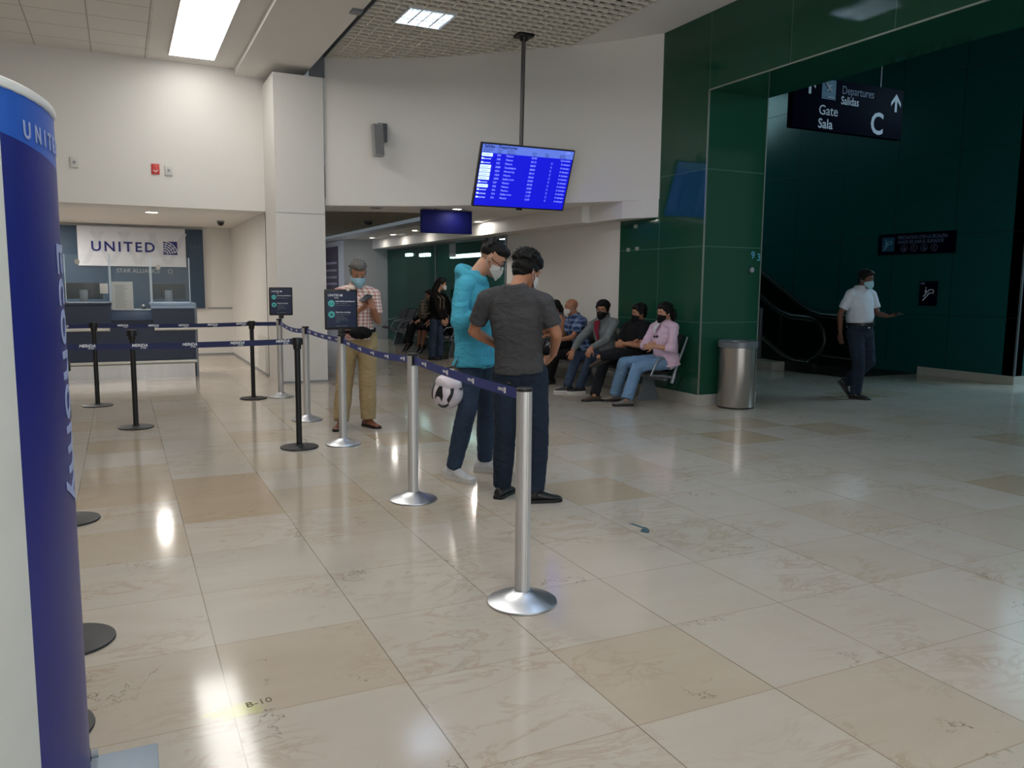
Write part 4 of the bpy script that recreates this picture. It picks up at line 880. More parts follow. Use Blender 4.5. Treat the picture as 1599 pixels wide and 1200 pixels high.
frame_m = mat('spectacle_frame', (22, 20, 20), .3, var=0)
def V(x): return Vector(x)
def frame_of(fwd, up):
    f = V(fwd).normalized(); u = V(up); u = (u-f*u.dot(f)).normalized(); r = f.cross(u); return Matrix((r, f, u)).transposed()
def ring_at(c, ax, ay, rx, ry, n=20, p=2.3):
    out = []
    for i in range(n):
        a = 2*PI*i/n; ca, sa = math.cos(a), math.sin(a)
        out.append(c+ax*rx*math.copysign(abs(ca)**(2/p), ca)+ay*ry*math.copysign(abs(sa)**(2/p), sa))
    return out
def body_frames(J, s):
    h = V(J['hips']); sm_ = (V(J['shL'])+V(J['shR']))/2
    upv = (sm_-h).normalized(); rs = (V(J['shR'])-V(J['shL'])); rs = (rs-upv*rs.dot(upv)).normalized(); rh = (V(J['hipR'])-V(J['hipL'])); rh = (rh-upv*rh.dot(upv)).normalized()
    return h, sm_, upv, rs, rh
def torso(b, J, s, off=0, lo=-.10, hi=1.0, belly=0, flare=0, seated=False):
    h, sm_, upv, rs, rh = body_frames(J, s); L = (sm_-h).length
    prof = [(lo, .158+flare+(.0 if lo < .05 else 0), .118+flare+(belly*.6 if lo > .05 else 0)), (0, .165, .122), (.2, .152, .112+belly*.7), (.42, .148, .112+belly), (.62, .160, .118+belly*.5), (.80, .172, .118), (.93, .168, .100), (1.02, .146, .088), (1.11, .108, .077), (1.19, .078, .067), (1.24, .060, .059)]
    rings = []
    mid = V(J['chest'])
    for f, rx, ry in prof:
        if f <= lo and f != lo or (f == 0 and lo > 0): continue
        q = h+(sm_-h)*f; t_ = max(0, min(1, f)); bow = 4*t_*(1-t_); q = q+((mid-(h+(sm_-h)*.5)).dot(upv.cross(rs)))*upv.cross(rs)*bow*.6
        r = (rh*(1-t_)+rs*t_).normalized(); fw = upv.cross(r)
        if f >= 1: q = q+fw*(-.012)
        rings.append(ring_at(q, r, fw, (rx+off)*s, (ry+off)*s))
    b.loft(rings)
    for q in ('shL', 'shR'):
        sh = V(J[q]); base = sm_+upv*.035*s
        b.limb([base, base.lerp(sh, .55)+upv*.012*s, sh], [(.055+off)*s, (.057+off)*s, (.056+off)*s], 14)
    return h, sm_, upv, rs, rh
def hand(b, wr, d, n, s, left, curl=.35, spread=.1):
    """palm plus four fingers and a side thumb; d = pointing direction, n = palm normal"""
    d = V(d).normalized(); n = V(n); n = (n-d*n.dot(d)).normalized(); sd = d.cross(n)*(1 if left else -1)   # towards the thumb
    wr = V(wr)
    rings = []
    for f, w_, th in ((-.01, .024, .018), (.02, .033, .016), (.055, .041, .015), (.085, .040, .013), (.095, .034, .010)):
        rings.append(ring_at(wr+d*f*s, sd, n, w_*s, th*s, 14, 2.6))
    b.loft(rings)
    for i, (o_, L) in enumerate(((.031, .074), (.0105, .083), (-.0105, .077), (-.031, .060))):
        p = wr+d*.088*s+sd*o_*s; dr = (d+sd*spread*(1.5-i)*.6).normalized(); P = [p]; c = 0
        for k, f in enumerate((.42, .33, .25)):
            c += curl*(.8+k*.3); q = (dr*math.cos(c)+n*math.sin(c)).normalized(); P.append(P[-1]+q*L*f*s)
        b.limb(P, [.0092*s, .0088*s, .0080*s, .0068*s], 8)
    p = wr+d*.028*s+sd*.030*s; q1 = (d*.62+sd*.7+n*.28).normalized(); q2 = (d*.85+sd*.3+n*.42).normalized()
    b.limb([p-q1*.012*s, p+q1*.036*s, p+q1*.036*s+q2*.030*s, p+q1*.036*s+q2*.054*s], [.0135*s, .0115*s, .010*s, .008*s], 8)
def head_prims(b, c, F, s):
    P = lambda x, y, z: c+F@Vector((x*s, y*s, z*s))
    b.ell(P(0, -.012, .038), (.076*s, .096*s, .084*s), F)
    rings = []
    for z, rx, ry, cy in ((.06, .062, .060, .030), (.03, .067, .066, .024), (.0, .067, .067, .024), (-.03, .063, .066, .024), (-.06, .056, .061, .027), (-.085, .046, .052, .032), (-.105, .034, .036, .044), (-.118, .018, .018, .056)):
        rings.append(ring_at(P(0, cy, z), F@Vector((1, 0, 0)), F@Vector((0, 1, 0)), rx*s, ry*s, 20, 2.2))
    b.loft(rings)
    b.limb([P(0, .082, .012), P(0, .098, -.012), P(0, .108, -.033)], [.008*s, .010*s, .0125*s], 10)
    for q in (-1, 1):
        b.ell(P(q*.010, .098, -.036), (.008*s, .010*s, .007*s), F, 10, 6)
        b.ell(P(q*.078, -.006, -.008), (.008*s, .018*s, .031*s), F, 12, 8)
        b.ell(P(q*.032, .080, .022), (.024*s, .012*s, .008*s), F, 12, 8)
        b.ell(P(q*.040, .066, -.028), (.022*s, .020*s, .018*s), F, 12, 8)
    b.ell(P(0, .086, -.066), (.024*s, .011*s, .006*s), F, 12, 6); b.ell(P(0, .084, -.076), (.020*s, .011*s, .007*s), F, 12, 6)
    return P
def shoe(ank, toe, s, kind, mu, ms, parent):
    ank = V(ank); d = V(toe)-ank; flat_ = (abs(V(toe).z) < .05 and ank.z < .16)
    if flat_: d.z = 0
    d.normalize(); x = d.cross(Vector((0, 0, 1))).normalized(); z = x.cross(d)
    o = Vector((ank.x, ank.y, 0)) if flat_ else ank-z*.095*s
    hi = kind == 'hightop'; rings = []; sole = []
    prof = [(-.085, .018, .045), (-.078, .031, .07), (-.05, .036, .085 if not hi else .10), (-.01, .036, .092 if not hi else .115), (.03, .038, .082), (.075, .043, .062), (.12, .046, .048), (.16, .041, .040), (.182, .028, .032), (.192, .012, .022)]
    for y, w_, h_ in prof:
        pts = []; h_ = h_*(1.1 if kind == 'loafer' else 1.22)
        for i in range(16):
            a = 2*PI*i/16; ca, sa = math.cos(a), math.sin(a)
            zz = .012+(h_-.012)*(.5+.5*sa); ww = w_*(1 if sa < .2 else (1-.38*sa*sa))
            pts.append(o+d*y*s+x*ww*ca*s+z*zz*s)
        rings.append(pts)
        k = 1.04; sole.append((y, w_*k+.002))
    bb = B().loft(rings)
    up_ = z if not flat_ else Vector((0, 0, 1))
    bb.limb([o+z*.05*s-d*.012*s, o+z*(.125 if hi else .10)*s-d*.012*s], [.040*s, .043*s], 14, True, False)
    me = remesh(bb, .006, 3); sh = link_mesh('shoe', me, mu, parent)
    top = [o+d*y*s*1.01+x*w_*s for y, w_ in sole]+[o+d*y*s*1.01-x*w_*s for y, w_ in reversed(sole)]
    B().ngon([p+z*.001 for p in top], z*(.022 if kind == 'loafer' else .03)*s).obj('sole', ms, sh)
    if kind in ('sneaker', 'hightop'):
        b = B()
        for k in range(5 if hi else 4):
            y = .022+k*.018; hh = (.092-k*.008); b.tube([o+d*y*s+x*sx*.02*s+z*(hh-.004*abs(sx))*s for sx in (-1, -.5, 0, .5, 1)], .0028*s, 6)
        b.obj('lace', ms, sh)
def hair_mesh(style, c, F, s, rng, far=False):
    P = lambda x, y, z: c+F@Vector((x*s, y*s, z*s)); b = B()
    def blob(x, y, z, r): b.ell(P(x, y, z), (r[0]*s, r[1]*s, r[2]*s), F, 16, 10)
    if style == 'fade':
        blob(0, -.002, .070, (.076, .098, .064)); blob(0, -.03, .045, (.080, .082, .072)); blob(0, .06, .092, (.055, .04, .03))
    elif style == 'receding':
        blob(0, -.025, .058, (.082, .088, .076)); blob(0, .02, .085, (.07, .075, .05))
        for q in (-1, 1): blob(q*.066, -.015, .018, (.02, .05, .04))
    else:
        blob(0, -.022, .055, (.087, .098, .084)); blob(0, -.045, .012, (.080, .070, .068)); blob(0, .03, .092, (.072, .07, .044))
        for q in (-1, 1): blob(q*.066, -.012, .022, (.022, .050, .046)); blob(q*.062, .035, .062, (.022, .035, .03))
        blob(0, -.055, -.035, (.058, .045, .040))
    n = {'fade': 40, 'receding': 40, 'short': 55, 'messy': 95, 'curly': 90, 'tied': 40, 'long': 40}[style]
    for _ in range(n):
        a = rng.uniform(0, 2*PI); e = rng.uniform(-.1 if style in ('messy', 'curly') else .15, 1.45)
        x, y, z = .084*math.cos(e)*math.cos(a), -.022+.098*math.cos(e)*math.sin(a), .052+.084*math.sin(e)
        if y > .045 and z < .075: continue
        if z < .03 and y > .0: continue
        p = P(x, y, z); out = (F@Vector((x, y+.02, z-.04))).normalized(); tg = out.cross(Vector((rng.uniform(-1, 1), rng.uniform(-1, 1), rng.uniform(-1, 1)))).normalized()
        k = {'messy': .022, 'curly': .020}.get(style, .012)*s
        b.limb([p-out*.008, p+out*k*.5+tg*k*.6, p+out*k*.5+tg*k*1.7], [.013*s, .010*s, .005*s], 7)
    if style == 'tied':
        b.limb([P(0, -.10, .03), P(0, -.135, -.0), P(0, -.145, -.05), P(0, -.13, -.10), P(0, -.125, -.14)], [.03*s, .042*s, .040*s, .030*s, .012*s], 12)
    if style == 'long':
        D = Vector((0, 0, -1)); p0 = P(0, -.07, .0); bk = F@Vector((0, -1, 0))
        b.limb([p0, p0+D*.10*s+bk*.05*s, p0+D*.22*s+bk*.10*s, p0+D*.34*s+bk*.12*s, p0+D*.43*s+bk*.12*s], [.075*s, .078*s, .070*s, .055*s, .02*s], 14)
    me = remesh(b, .0065 if not far else .010, 1)
    crinkle(me, .006 if style in ('messy', 'curly') else .0035, (45, 45, 30), 2.0, rng.random()*9); return me
def mask_mesh(c, F, s):
    P = lambda x, y, z: c+F@Vector((x*s, y*s, z*s)); g = []
    NU, NV = 22, 14
    for j in range(NV+1):
        v = j/NV; row = []
        for i in range(NU+1):
            u = -1+2*i/NU; a = u*math.radians(74); wv = math.sin(PI*(.12+.76*v))
            zt = -.006-.024*abs(u)**1.3; zb = -.122+.052*abs(u)**1.6
            z = zt+(zb-zt)*v; x = (.0755-.012*(v-.3)**2)*math.sin(a)*(1-.10*max(0, v-.6)); y = .012+.083*math.cos(a)+.027*(1-abs(u)**1.5)*wv
            y += .0018*math.sin(v*PI*7)*(1-u*u)
            row.append(P(x, y, z))
        g.append(row)
    return solid(B().sheet(g), .003)
def glasses(c, F, s, parent, drop=0):
    P = lambda x, y, z: c+F@Vector((x*s, y*s, z*s)); b = B()
    for q in (-1, 1):
        pts = [P(q*.034+.026*math.cos(a*PI/8), .107-.01*abs(math.cos(a*PI/8)), .002-drop+.019*math.sin(a*PI/8)) for a in range(17)]
        b.tube(pts, .0024*s, 6); b.tube([P(q*.060, .098, .006-drop), P(q*.074, .05, .006-drop*.6), P(q*.082, -.01, .006)], .0024*s, 6)
    b.tube([P(-.009, .108, .004-drop), P(.009, .108, .004-drop)], .0024*s, 6); g = b.obj('glasses', frame_m, parent)
    for q in (-1, 1): B().ngon([P(q*.034+.025*math.cos(a*PI/8), .106-.01*abs(math.cos(a*PI/8)), .002-drop+.018*math.sin(a*PI/8)) for a in range(16)], F@Vector((0, .001, 0))).obj('lens', acrylic, g)
def person(name_j, label, s=1, skin=skin_tan, look=(0, 1, 0), upv=None, hair='short', hair_m=hair_black, top=None, sleeve='short', hem=-.10, belly=0, top_amp=.004,
           legs=None, leg_r=(.098, .070, .058), shorts=False, shoes='sneaker', sh_m=None, so_m=None, mask=None, handsL=None, handsR=None, specs=False, far=False, collar=None, hood=None, belt_m=None, curl=.45, skirt=None, tucked=False, body_turn=None):
    J = POSE[name_j]; rng = random.Random(name_j)
    base = Vector(((J['anL'][0]+J['anR'][0])/2, (J['anL'][1]+J['anR'][1])/2, 0))
    t = thing('person', label, 'person', tuple(base))
    vox = .0075 if not far else .011; cv = .009 if not far else .013
    h = V(J['hips']); vd = Vector((h.x, h.y, 0)).normalized(); vr = Vector((vd.y, -vd.x, 0))
    W_ = lambda q: vr*q[0]+vd*q[1]+Vector((0, 0, q[2]))
    f = W_(look).normalized(); hu = Vector((0, 0, 1)) if upv is None else W_(upv); F = frame_of(f, hu); c = V(J['head'])
    # ---- body: one continuous surface
    b = B(); h, sm_, up_, rs, rh = torso(b, J, s, -.004, belly=belly)
    fwd = up_.cross(rs)
    nb = sm_+up_*.035*s-fwd*.01*s; hb = c+F@Vector((0, -.022*s, -.055*s))
    b.limb([nb-up_*.03*s, nb.lerp(hb, .5), hb], [.062*s, .057*s, .055*s], 16)
    head_prims(b, c, F, s)
    for q, left in (('L', True), ('R', False)):
        sh, el, wr = V(J['sh'+q]), V(J['el'+q]), V(J['wr'+q])
        b.limb([sh, sh.lerp(el, .45), el], [.052*s, .046*s, .038*s], 14); b.limb([el, el.lerp(wr, .3), wr], [.038*s, .039*s, .026*s], 14)
        hd = (handsL if left else handsR); fd = (wr-el).normalized()
        if hd: dd, nn = W_(hd[0]), W_(hd[1])
        else: dd = fd; nn = -Vector((0, 0, 1)) if abs(fd.z) < .7 else (rs if left else -rs)
        hand(b, wr, dd, nn, s*1.0, left, curl)
        hp, kn, an, to = V(J['hip'+q]), V(J['kn'+q]), V(J['an'+q]), V(J['to'+q])
        b.limb([hp, hp.lerp(kn, .5), kn], [.088*s, .074*s, .055*s], 14); b.limb([kn, kn.lerp(an, .3), an], [.052*s, .054*s, .034*s], 14); b.limb([an, an+(an-kn).normalized()*.03*s], [.034*s, .03*s], 10)
    link_mesh('body', remesh(b, vox, 3), skin, t)
    P = lambda x, y, z: c+F@Vector((x*s, y*s, z*s))
    for q in (-1, 1):
        e = B().ell(P(q*.031, .0845, .003), (.0125*s, .0080*s, .0046*s), F, 12, 8).obj('eye', eye_w, t)
        B().ell(P(q*.031, .0915, .002), (.005*s, .0025*s, .005*s), F, 10, 6).obj('iris', eye_d, e)
        B().limb([P(q*.014, .096, .026), P(q*.032, .094, .030), P(q*.050, .080, .026)], [.0035*s, .0042*s, .0028*s], 6).obj('eyebrow', hair_m, t)
    if hair: link_mesh('hair', hair_mesh(hair, c, F, s, rng, far), hair_m, t)
    if mask:
        mk = link_mesh('face_mask', mask_mesh(c, F, s), mask, t)
        for q in (-1, 1): B().tube([P(q*.072, .034, -.036), P(q*.080, .012, -.012), P(q*.084, -.012, .012), P(q*.088, -.022, .0), P(q*.084, -.014, -.03), P(q*.074, .022, -.066)], .0018*s, 5).obj('ear_loop', mask, mk)
    if specs: glasses(c, F, s, t, specs if isinstance(specs, float) else 0)
    # ---- top
    b = B(); off = .013; torso(b, J, s, off, lo=hem, belly=belly, flare=-.012 if tucked else (.030 if hem < 0 else .010))
    if hem < -.05:
        for q in 'LR': b.limb([V(J['hip'+q])+up_*.03, V(J['hip'+q]).lerp(V(J['kn'+q]), .22 if abs(V(J['kn'+q]).z-V(J['hip'+q]).z) > .25 else .16)], [.112*s, .116*s], 16, True, False)
    for q in 'LR':
        sh, el, wr = V(J['sh'+q]), V(J['el'+q]), V(J['wr'+q])
        if sleeve == 'long':
            b.limb([sh, sh.lerp(el, .5), el], [.066*s, .060*s, .055*s], 16); b.limb([el, el.lerp(wr, .5), el.lerp(wr, .97)], [.055*s, .050*s, .038*s], 16, True, False)
        elif sleeve == 'rolled':
            b.limb([sh, sh.lerp(el, .5), el], [.066*s, .060*s, .056*s], 16); b.limb([el, el.lerp(wr, .35)], [.055*s, .050*s], 16, True, False)
        else: b.limb([sh, sh.lerp(el, .72)], [.066*s, .064*s], 16, True, False)
    if hood:
        a0 = sm_+up_*.092*s-fwd*.010*s
        for k in range(18):
            a = 2*PI*k/18; bk_ = .5+.5*math.cos(a); p = a0+(-fwd*(math.cos(a)*.078-.012)+rs*math.sin(a)*.088)*s+up_*(-.050+.080*bk_)*s
            b.ell(p, ((.030+.014*bk_)*s, (.030+.014*bk_)*s, (.034+.018*bk_)*s))
        b.limb([a0-fwd*.05*s+up_*.01*s, a0-fwd*.075*s-up_*.12*s], [.062*s, .05*s], 14)
    me = remesh(b, cv, 3); crinkle(me, top_amp, (7, 7, 11), 2.6, rng.random()*20); tp = link_mesh({'hoodie': 'hoodie'}.get(hood, 'shirt'), me, top, t)
    if collar:
        g = []
        for j in range(2):
            row = []
            for k in range(19):
                a = 2*PI*k/18; r = (.066+.012*j)*s; row.append(sm_+up_*(.112-.030*j+(.012*math.cos(a+PI)))*s+(rs*math.sin(a)*r+fwd*math.cos(a)*r*.95)-fwd*.008*s)
            g.append(row)
        link_mesh('collar', solid(B().sheet(g), .006), collar, tp)
    # ---- trousers or skirt
    b = B(); L = (sm_-h).length
    rings = []
    for f_, rx, ry in ((-.16, .125, .10), (-.06, .165, .122), (.06, .168, .126), ((.26, .172, .126+belly*.9) if tucked else (.2, .150, .110+belly*.7))):
        q = h+up_*(f_*L); rings.append(ring_at(q, rh, up_.cross(rh), rx*s, ry*s))
    b.loft(rings)
    for q in 'LR':
        hp, kn, an = V(J['hip'+q]), V(J['kn'+q]), V(J['an'+q])
        b.limb([hp, hp.lerp(kn, .5), kn], [leg_r[0]*s, (leg_r[0]+leg_r[1])/2*s, leg_r[1]*s], 16)
        if shorts: continue
        e = kn.lerp(an, 1.04); b.limb([kn, kn.lerp(an, .5), e], [leg_r[1]*s, (leg_r[1]*.9+leg_r[2]*.1)*s if leg_r[2] < leg_r[1] else leg_r[1]*s, leg_r[2]*s], 16, True, False)
    me = remesh(b, cv, 3); crinkle(me, .0045, (10, 10, 14), 2.4, rng.random()*20); tr = link_mesh('skirt' if shorts else 'trousers', me, legs, t)
    if belt_m:
        q = h+up_*(.24*L); g = B().loft([ring_at(q-up_*.018, rh, up_.cross(rh), (.178)*s, (.132+belly*.9)*s), ring_at(q+up_*.018, rh, up_.cross(rh), (.178)*s, (.132+belly*.9)*s)]); g.obj('waist_belt', belt_m, tr)
    for q in 'LR': shoe(J['an'+q], J['to'+q], s, shoes if isinstance(shoes, str) else shoes['LR'.index(q)], sh_m, so_m, t)
    return t, J, F, c, dict(h=h, sm=sm_, up=up_, rs=rs, fw=fwd, W=W_)
def pattern(name, kind, c1, c2, c3=None, p=.03):
    t = NT(name); o = t.obj(); sx = t.n('ShaderNodeSeparateXYZ'); t.l(o, sx.inputs[0])
    a = t.math('ADD', t.math('MULTIPLY', sx.outputs[0], .8), t.math('MULTIPLY', sx.outputs[1], .6))
    f1 = t.math('LESS_THAN', t.math('FRACT', t.math('DIVIDE', a, p)), .42); f2 = t.math('LESS_THAN', t.math('FRACT', t.math('DIVIDE', sx.outputs[2], p)), .42)
    m1 = t.mix(t.math('MULTIPLY', t.math('ADD', f1, f2), .5), lin(c1), lin(c2)); t.l(m1, t.b.inputs['Base Color'])
    t.b.inputs['Roughness'].default_value = .85; t.b.inputs['Specular IOR Level'].default_value = .2; return t.m
denim = cloth('denim_mid', (52, 66, 86), .42, 3); denim_dark = cloth('denim_dark', (33, 43, 58), .38, 3); denim_light = cloth('denim_light', (104, 134, 164), .16, 3.5)
brown_leather = mat('brown_leather', (112, 62, 44), .4, var=.15); black_leather = mat('black_leather', (22, 20, 20), .4, var=.15); sole_black = mat('sole_black', (14, 14, 14), .6, var=0); sock_black = mat('sock_black', (16, 16, 18), .9); sole_white = mat('sole_white', (198, 194, 188), .6, var=.05)
sneaker_white = mat('sneaker_white', (206, 204, 206), .6, var=.08, vs=25); suede_grey = mat('suede_grey', (112, 104, 96), .8, var=.1); brown_suede = mat('brown_suede', (66, 52, 40), .8, var=.12)
charcoal = cloth('charcoal_jersey', (68, 68, 70), .06, 5); turquoise = cloth('turquoise_jersey', (74, 166, 192), .05, 4)
# the two men in the foreground
person('tee', 'man seen from behind in charcoal t-shirt, jeans and black clogs, head bent', 1.0, skin_tan, (.62, .62, -.42), hair='messy', top=charcoal, hem=.02, legs=denim_dark, leg_r=(.100, .076, .062), shoes='loafer', sh_m=black_leather, so_m=sole_black, mask=mask_white, handsL=((.7, .6, -.3), (.2, -.3, .9)), handsR=((-.3, .8, -.5), (-.9, .1, .2)))
person('hoodie', 'tall man in turquoise hoodie, glasses and white mask looking down, white high-top sneakers', 1.06, skin_light, (.86, -.12, -.55), hair='fade', top=turquoise, sleeve='long', hem=-.12, legs=denim, leg_r=(.097, .070, .054), shoes='hightop', sh_m=sneaker_white, so_m=sole_white, mask=mask_white, specs=.014, hood='hoodie', handsL=((.9, -.3, 0), (0, -.6, .8)), handsR=((.9, .3, -.1), (0, .6, .8)))
# man with the plaid shirt
plaid = pattern('red_white_plaid', 'p', (226, 214, 208), (176, 112, 104), p=.036)
khaki = cloth('khaki_cotton', (160, 140, 104), .07, 4)
t, J, F, c, g = person('plaid', 'grey-haired man in pink plaid shirt and khaki trousers looking at his phone', 1.0, skin_tan, (.18, -.9, -.42), hair='receding', hair_m=hair_grey, top=plaid, hem=-.02, legs=khaki, leg_r=(.108, .090, .075), shoes='loafer', sh_m=brown_leather, so_m=sole_black, mask=mask_blue, collar=plaid, belly=.03, handsL=((-.3, -.15, .9), (-.6, .6, .2)), handsR=((.75, -.4, .55), (-.1, .3, .9)), curl=.5)
pc = V(J['item'])
ph = thing('phone', 'dark phone held up by the plaid-shirted man', 'phone', tuple(pc)); Fp = frame_of(g['W']((-.1, -.45, .85)), g['W']((.55, .6, .55)))
bb = B().box(-.037, .037, -.005, .005, -.075, .075, .004); me = bb.mesh('p'); me.transform(Fp.to_4x4()); me.transform(Matrix.Translation(pc)); link_mesh('case', me, blackp, ph)
me = B().box(-.033, .033, -.0062, -.005, -.07, .07).mesh('p', 0); me.transform(Fp.to_4x4()); me.transform(Matrix.Translation(pc)); link_mesh('screen', me, mat('phone_glass', (22, 24, 30), .1), ph)
wb = g['h']+g['up']*.065+g['fw']*.175
t = thing('belt_bag', 'black belt bag worn round the waist of the plaid-shirted man', 'bag', tuple(wb))
Fb = frame_of(g['fw'], g['up'])
b = B().ell(wb+g['rs']*-.05, (.12, .05, .065), Fb).ell(wb+g['rs']*-.02-g['fw']*-.02, (.08, .05, .045), Fb); me = remesh(b, .007, 3); crinkle(me, .004, (14, 14, 14)); link_mesh('pouch', me, cloth('bag_nylon_black', (18, 18, 20)), t)
b = B().loft([ring_at(g['h']+g['up']*(.075+z), g['rs'], g['fw'], .187, .172) for z in (-.016, .016)], cap=False); link_mesh('strap', solid(b, .004), cloth('bag_nylon_black', (18, 18, 20)), t)
# walking man
t, J, F, c, g = person('walker', 'man in white polo walking right across the dark hall, phone in hand', 1.0, skin_dark, (.82, -.55, -.12), hair='short', top=cloth('white_pique', (196, 204, 214), .03), hem=.12, tucked=True, legs=denim_dark, leg_r=(.112, .084, .07), shoes='loafer', sh_m=black_leather, so_m=sole_black, mask=mask_blue, collar=cloth('white_pique', (196, 204, 214)), belly=.05, belt_m=black_leather, handsL=((.95, -.1, .1), (0, 0, 1)), handsR=((.1, -.1, -1), (.6, .6, 0)), curl=.3)
pc = V(J['wrL'])+g['W']((.12, -.03, .03)); ph = thing('phone', 'black phone held out by the walking man in white polo', 'phone', tuple(pc))
B().box(pc.x-.06, pc.x+.06, pc.y-.045, pc.y+.045, pc.z-.006, pc.z+.006, .004).obj('case', blackp, ph); B().box(pc.x-.055, pc.x+.055, pc.y-.04, pc.y+.04, pc.z+.006, pc.z+.0075).obj('screen', mat('phone_matt_glass', (14, 15, 18), .6, spec=.1), ph, sm=0)
# seated people, from the near end of the bench
t, J, F, c, g = person('pink', 'seated woman with crossed arms in pale pink shirt and light jeans, black mask', .97, skin_light, (-.78, -.6, -.12), hair='tied', top=cloth('pale_pink_cotton', (206, 178, 196), .05), sleeve='rolled', hem=-.14, legs=denim_light, leg_r=(.100, .080, .076), shoes='sneaker', sh_m=suede_grey, so_m=sole_black, mask=mask_black, collar=cloth('pale_pink_cotton', (206, 178, 196)), belly=.03, handsL=((-.9, .2, -.1), (.3, .9, 0)), handsR=((.7, -.5, .2), (.2, .8, .3)), top_amp=.007)
rows = []
for k in range(5):
    f_ = .07-k*.032; w_ = .010+.045*(1-k/4); p = g['sm']+g['up']*f_+g['fw']*(.082+.022*min(k, 2)+.006*k); rows.append([p-g['rs']*w_, p+g['fw']*.010, p+g['rs']*w_])
link_mesh('undershirt', solid(B().sheet(rows), .008), cloth('white_undershirt', (206, 202, 206), .03), t)
sg = g['sm']-g['up']*.10+g['fw']*.136; Fs = frame_of(g['fw'], g['up'])
b = B()
for q in (-1, 1): b.ell(sg+g['rs']*q*.028, (.024, .006, .018), Fs)
b.tube([sg+g['rs']*-.01, sg+g['rs']*.01], .003, 6); o = b.obj('sunglasses', blackp, at=tuple(sg)); tag(o, 'dark sunglasses hooked on the pink shirt\'s neckline', 'sunglasses')
person('polo', 'seated man in black polo with bare crossed forearms and brown boots, black mask', .97, skin_tan, (-.88, -.45, -.08), hair='short', top=cloth('black_pique', (20, 21, 23), .1), hem=-.04, legs=cloth('black_denim', (24, 25, 28), .15), leg_r=(.098, .075, .066), shoes='loafer', sh_m=brown_suede, so_m=sole_black, mask=mask_black, collar=cloth('black_pique', (20, 21, 23)), belly=.02, handsL=((-.9, .2, -.1), (.3, .9, 0)), handsR=((.7, -.5, .2), (.2, .8, .3)))
t, J, F, c, g = person('grey', 'seated man in grey zip hoodie and blue jeans, hands on knees, black hair and mask', 1.0, skin_tan, (-.30, -.92, -.06), hair='curly', top=cloth('heather_grey_fleece', (112, 118, 118), .12, 25), sleeve='long', hem=-.12, legs=denim, leg_r=(.095, .070, .060), shoes='sneaker', sh_m=blackp, so_m=sole_white, mask=mask_black, specs=True, hood='hoodie', handsL=((-.45, -.3, -.8), (.2, .9, -.3)), handsR=((-.3, -.2, -.93), (.1, .9, -.3)), top_amp=.006)
b = B(); q0 = g['sm']; rows = []
for k in range(6):
    f_ = .075-k*.062; w_ = .012+.050*(1-k/5); p = q0+g['up']*f_*1.0+g['fw']*(.100+.028*min(k, 2)+.006*k); rows.append([p-g['rs']*w_, p+g['fw']*.008, p+g['rs']*w_])
link_mesh('undershirt', solid(b.sheet(rows), .008), cloth('red_shirt', (120, 34, 50)), t)
bluep = pattern('blue_white_plaid', 'p', (38, 56, 96), (128, 146, 180), p=.075)
t, J, F, c, g = person('bald', 'bald seated man in blue plaid shirt with white mask, hand at his chin', 1.0, skin_tan, (-.95, -.22, -.12), hair=None, hair_m=hair_grey, top=bluep, hem=-.1, legs=cloth('black_denim', (24, 25, 28), .15), shoes='sneaker', sh_m=blackp, so_m=sole_black, mask=mask_white, collar=bluep, handsR=((-.3, -.2, .9), (-.2, .9, .1)))
lb = (V(J['knL'])+V(J['knR']))/2+Vector((.14, 0, .15)); t = thing('shoulder_bag', 'black bag with white cord on the lap of the bald man', 'bag', tuple(lb))
me = remesh(B().ell(lb, (.15, .13, .09)), .01, 2); crinkle(me, .01, (9, 9, 9)); link_mesh('bag_body', me, cloth('bag_nylon_black', (18, 18, 20)), t)
B().tube([lb+g['W']((-.12+.075*math.cos(a*.5), -.14, -.03+.06*math.sin(a*.5))) for a in range(11)], .006, 6).obj('cord', mat('white_cord', (190, 190, 186), .6), t)
person('ninth', 'seated long-haired person in patterned top, mostly hidden behind the charcoal t-shirt man', .95, skin_tan, (-.75, -.5, -.3), hair='long', top=cloth('dark_print', (96, 92, 100), .6, 30), hem=-.1, legs=cloth('black_denim', (24, 25, 28), .15), shoes='sneaker', sh_m=blackp, so_m=sole_white, mask=mask_black)
# far corridor
t, J, F, c, g = person('backpacker', 'standing woman with long black hair, black top and jeans, seen from the side', .94, skin_light, (.93, .1, -.12), hair='long', top=cloth('black_knit', (20, 17, 17), .1), sleeve='long', hem=.05, legs=denim, leg_r=(.096, .082, .080), shoes='sneaker', sh_m=blackp, so_m=sole_black, mask=mask_white, far=True)
bc = g['sm']-g['up']*.27-g['fw']*.25; t = thing('backpack', 'patterned beige backpack on the back of the long-haired woman', 'backpack', tuple(bc))
Fk = frame_of(g['fw'], g['up']); b = B().ell(bc, (.15, .10, .20), Fk).ell(bc-g['up']*.08-g['fw']*.07, (.12, .06, .11), Fk)
me = remesh(b, .012, 2); crinkle(me, .008, (9, 9, 9)); link_mesh('bag_body', me, pattern('woven_beige_pattern', 'p', (104, 98, 84), (58, 50, 46), p=.06), t)
for q in (-1, 1): B().tube([bc+g['rs']*q*.09+g['up']*.16, g['sm']+g['rs']*q*.09+g['up']*.06, g['sm']+g['rs']*q*.10+g['fw']*.13-g['up']*.05, g['sm']+g['rs']*q*.10+g['fw']*.12-g['up']*.25, bc+g['rs']*q*.10-g['up']*.12], .014, 8).obj('strap', cloth('strap_beige', (120, 108, 88)), t)
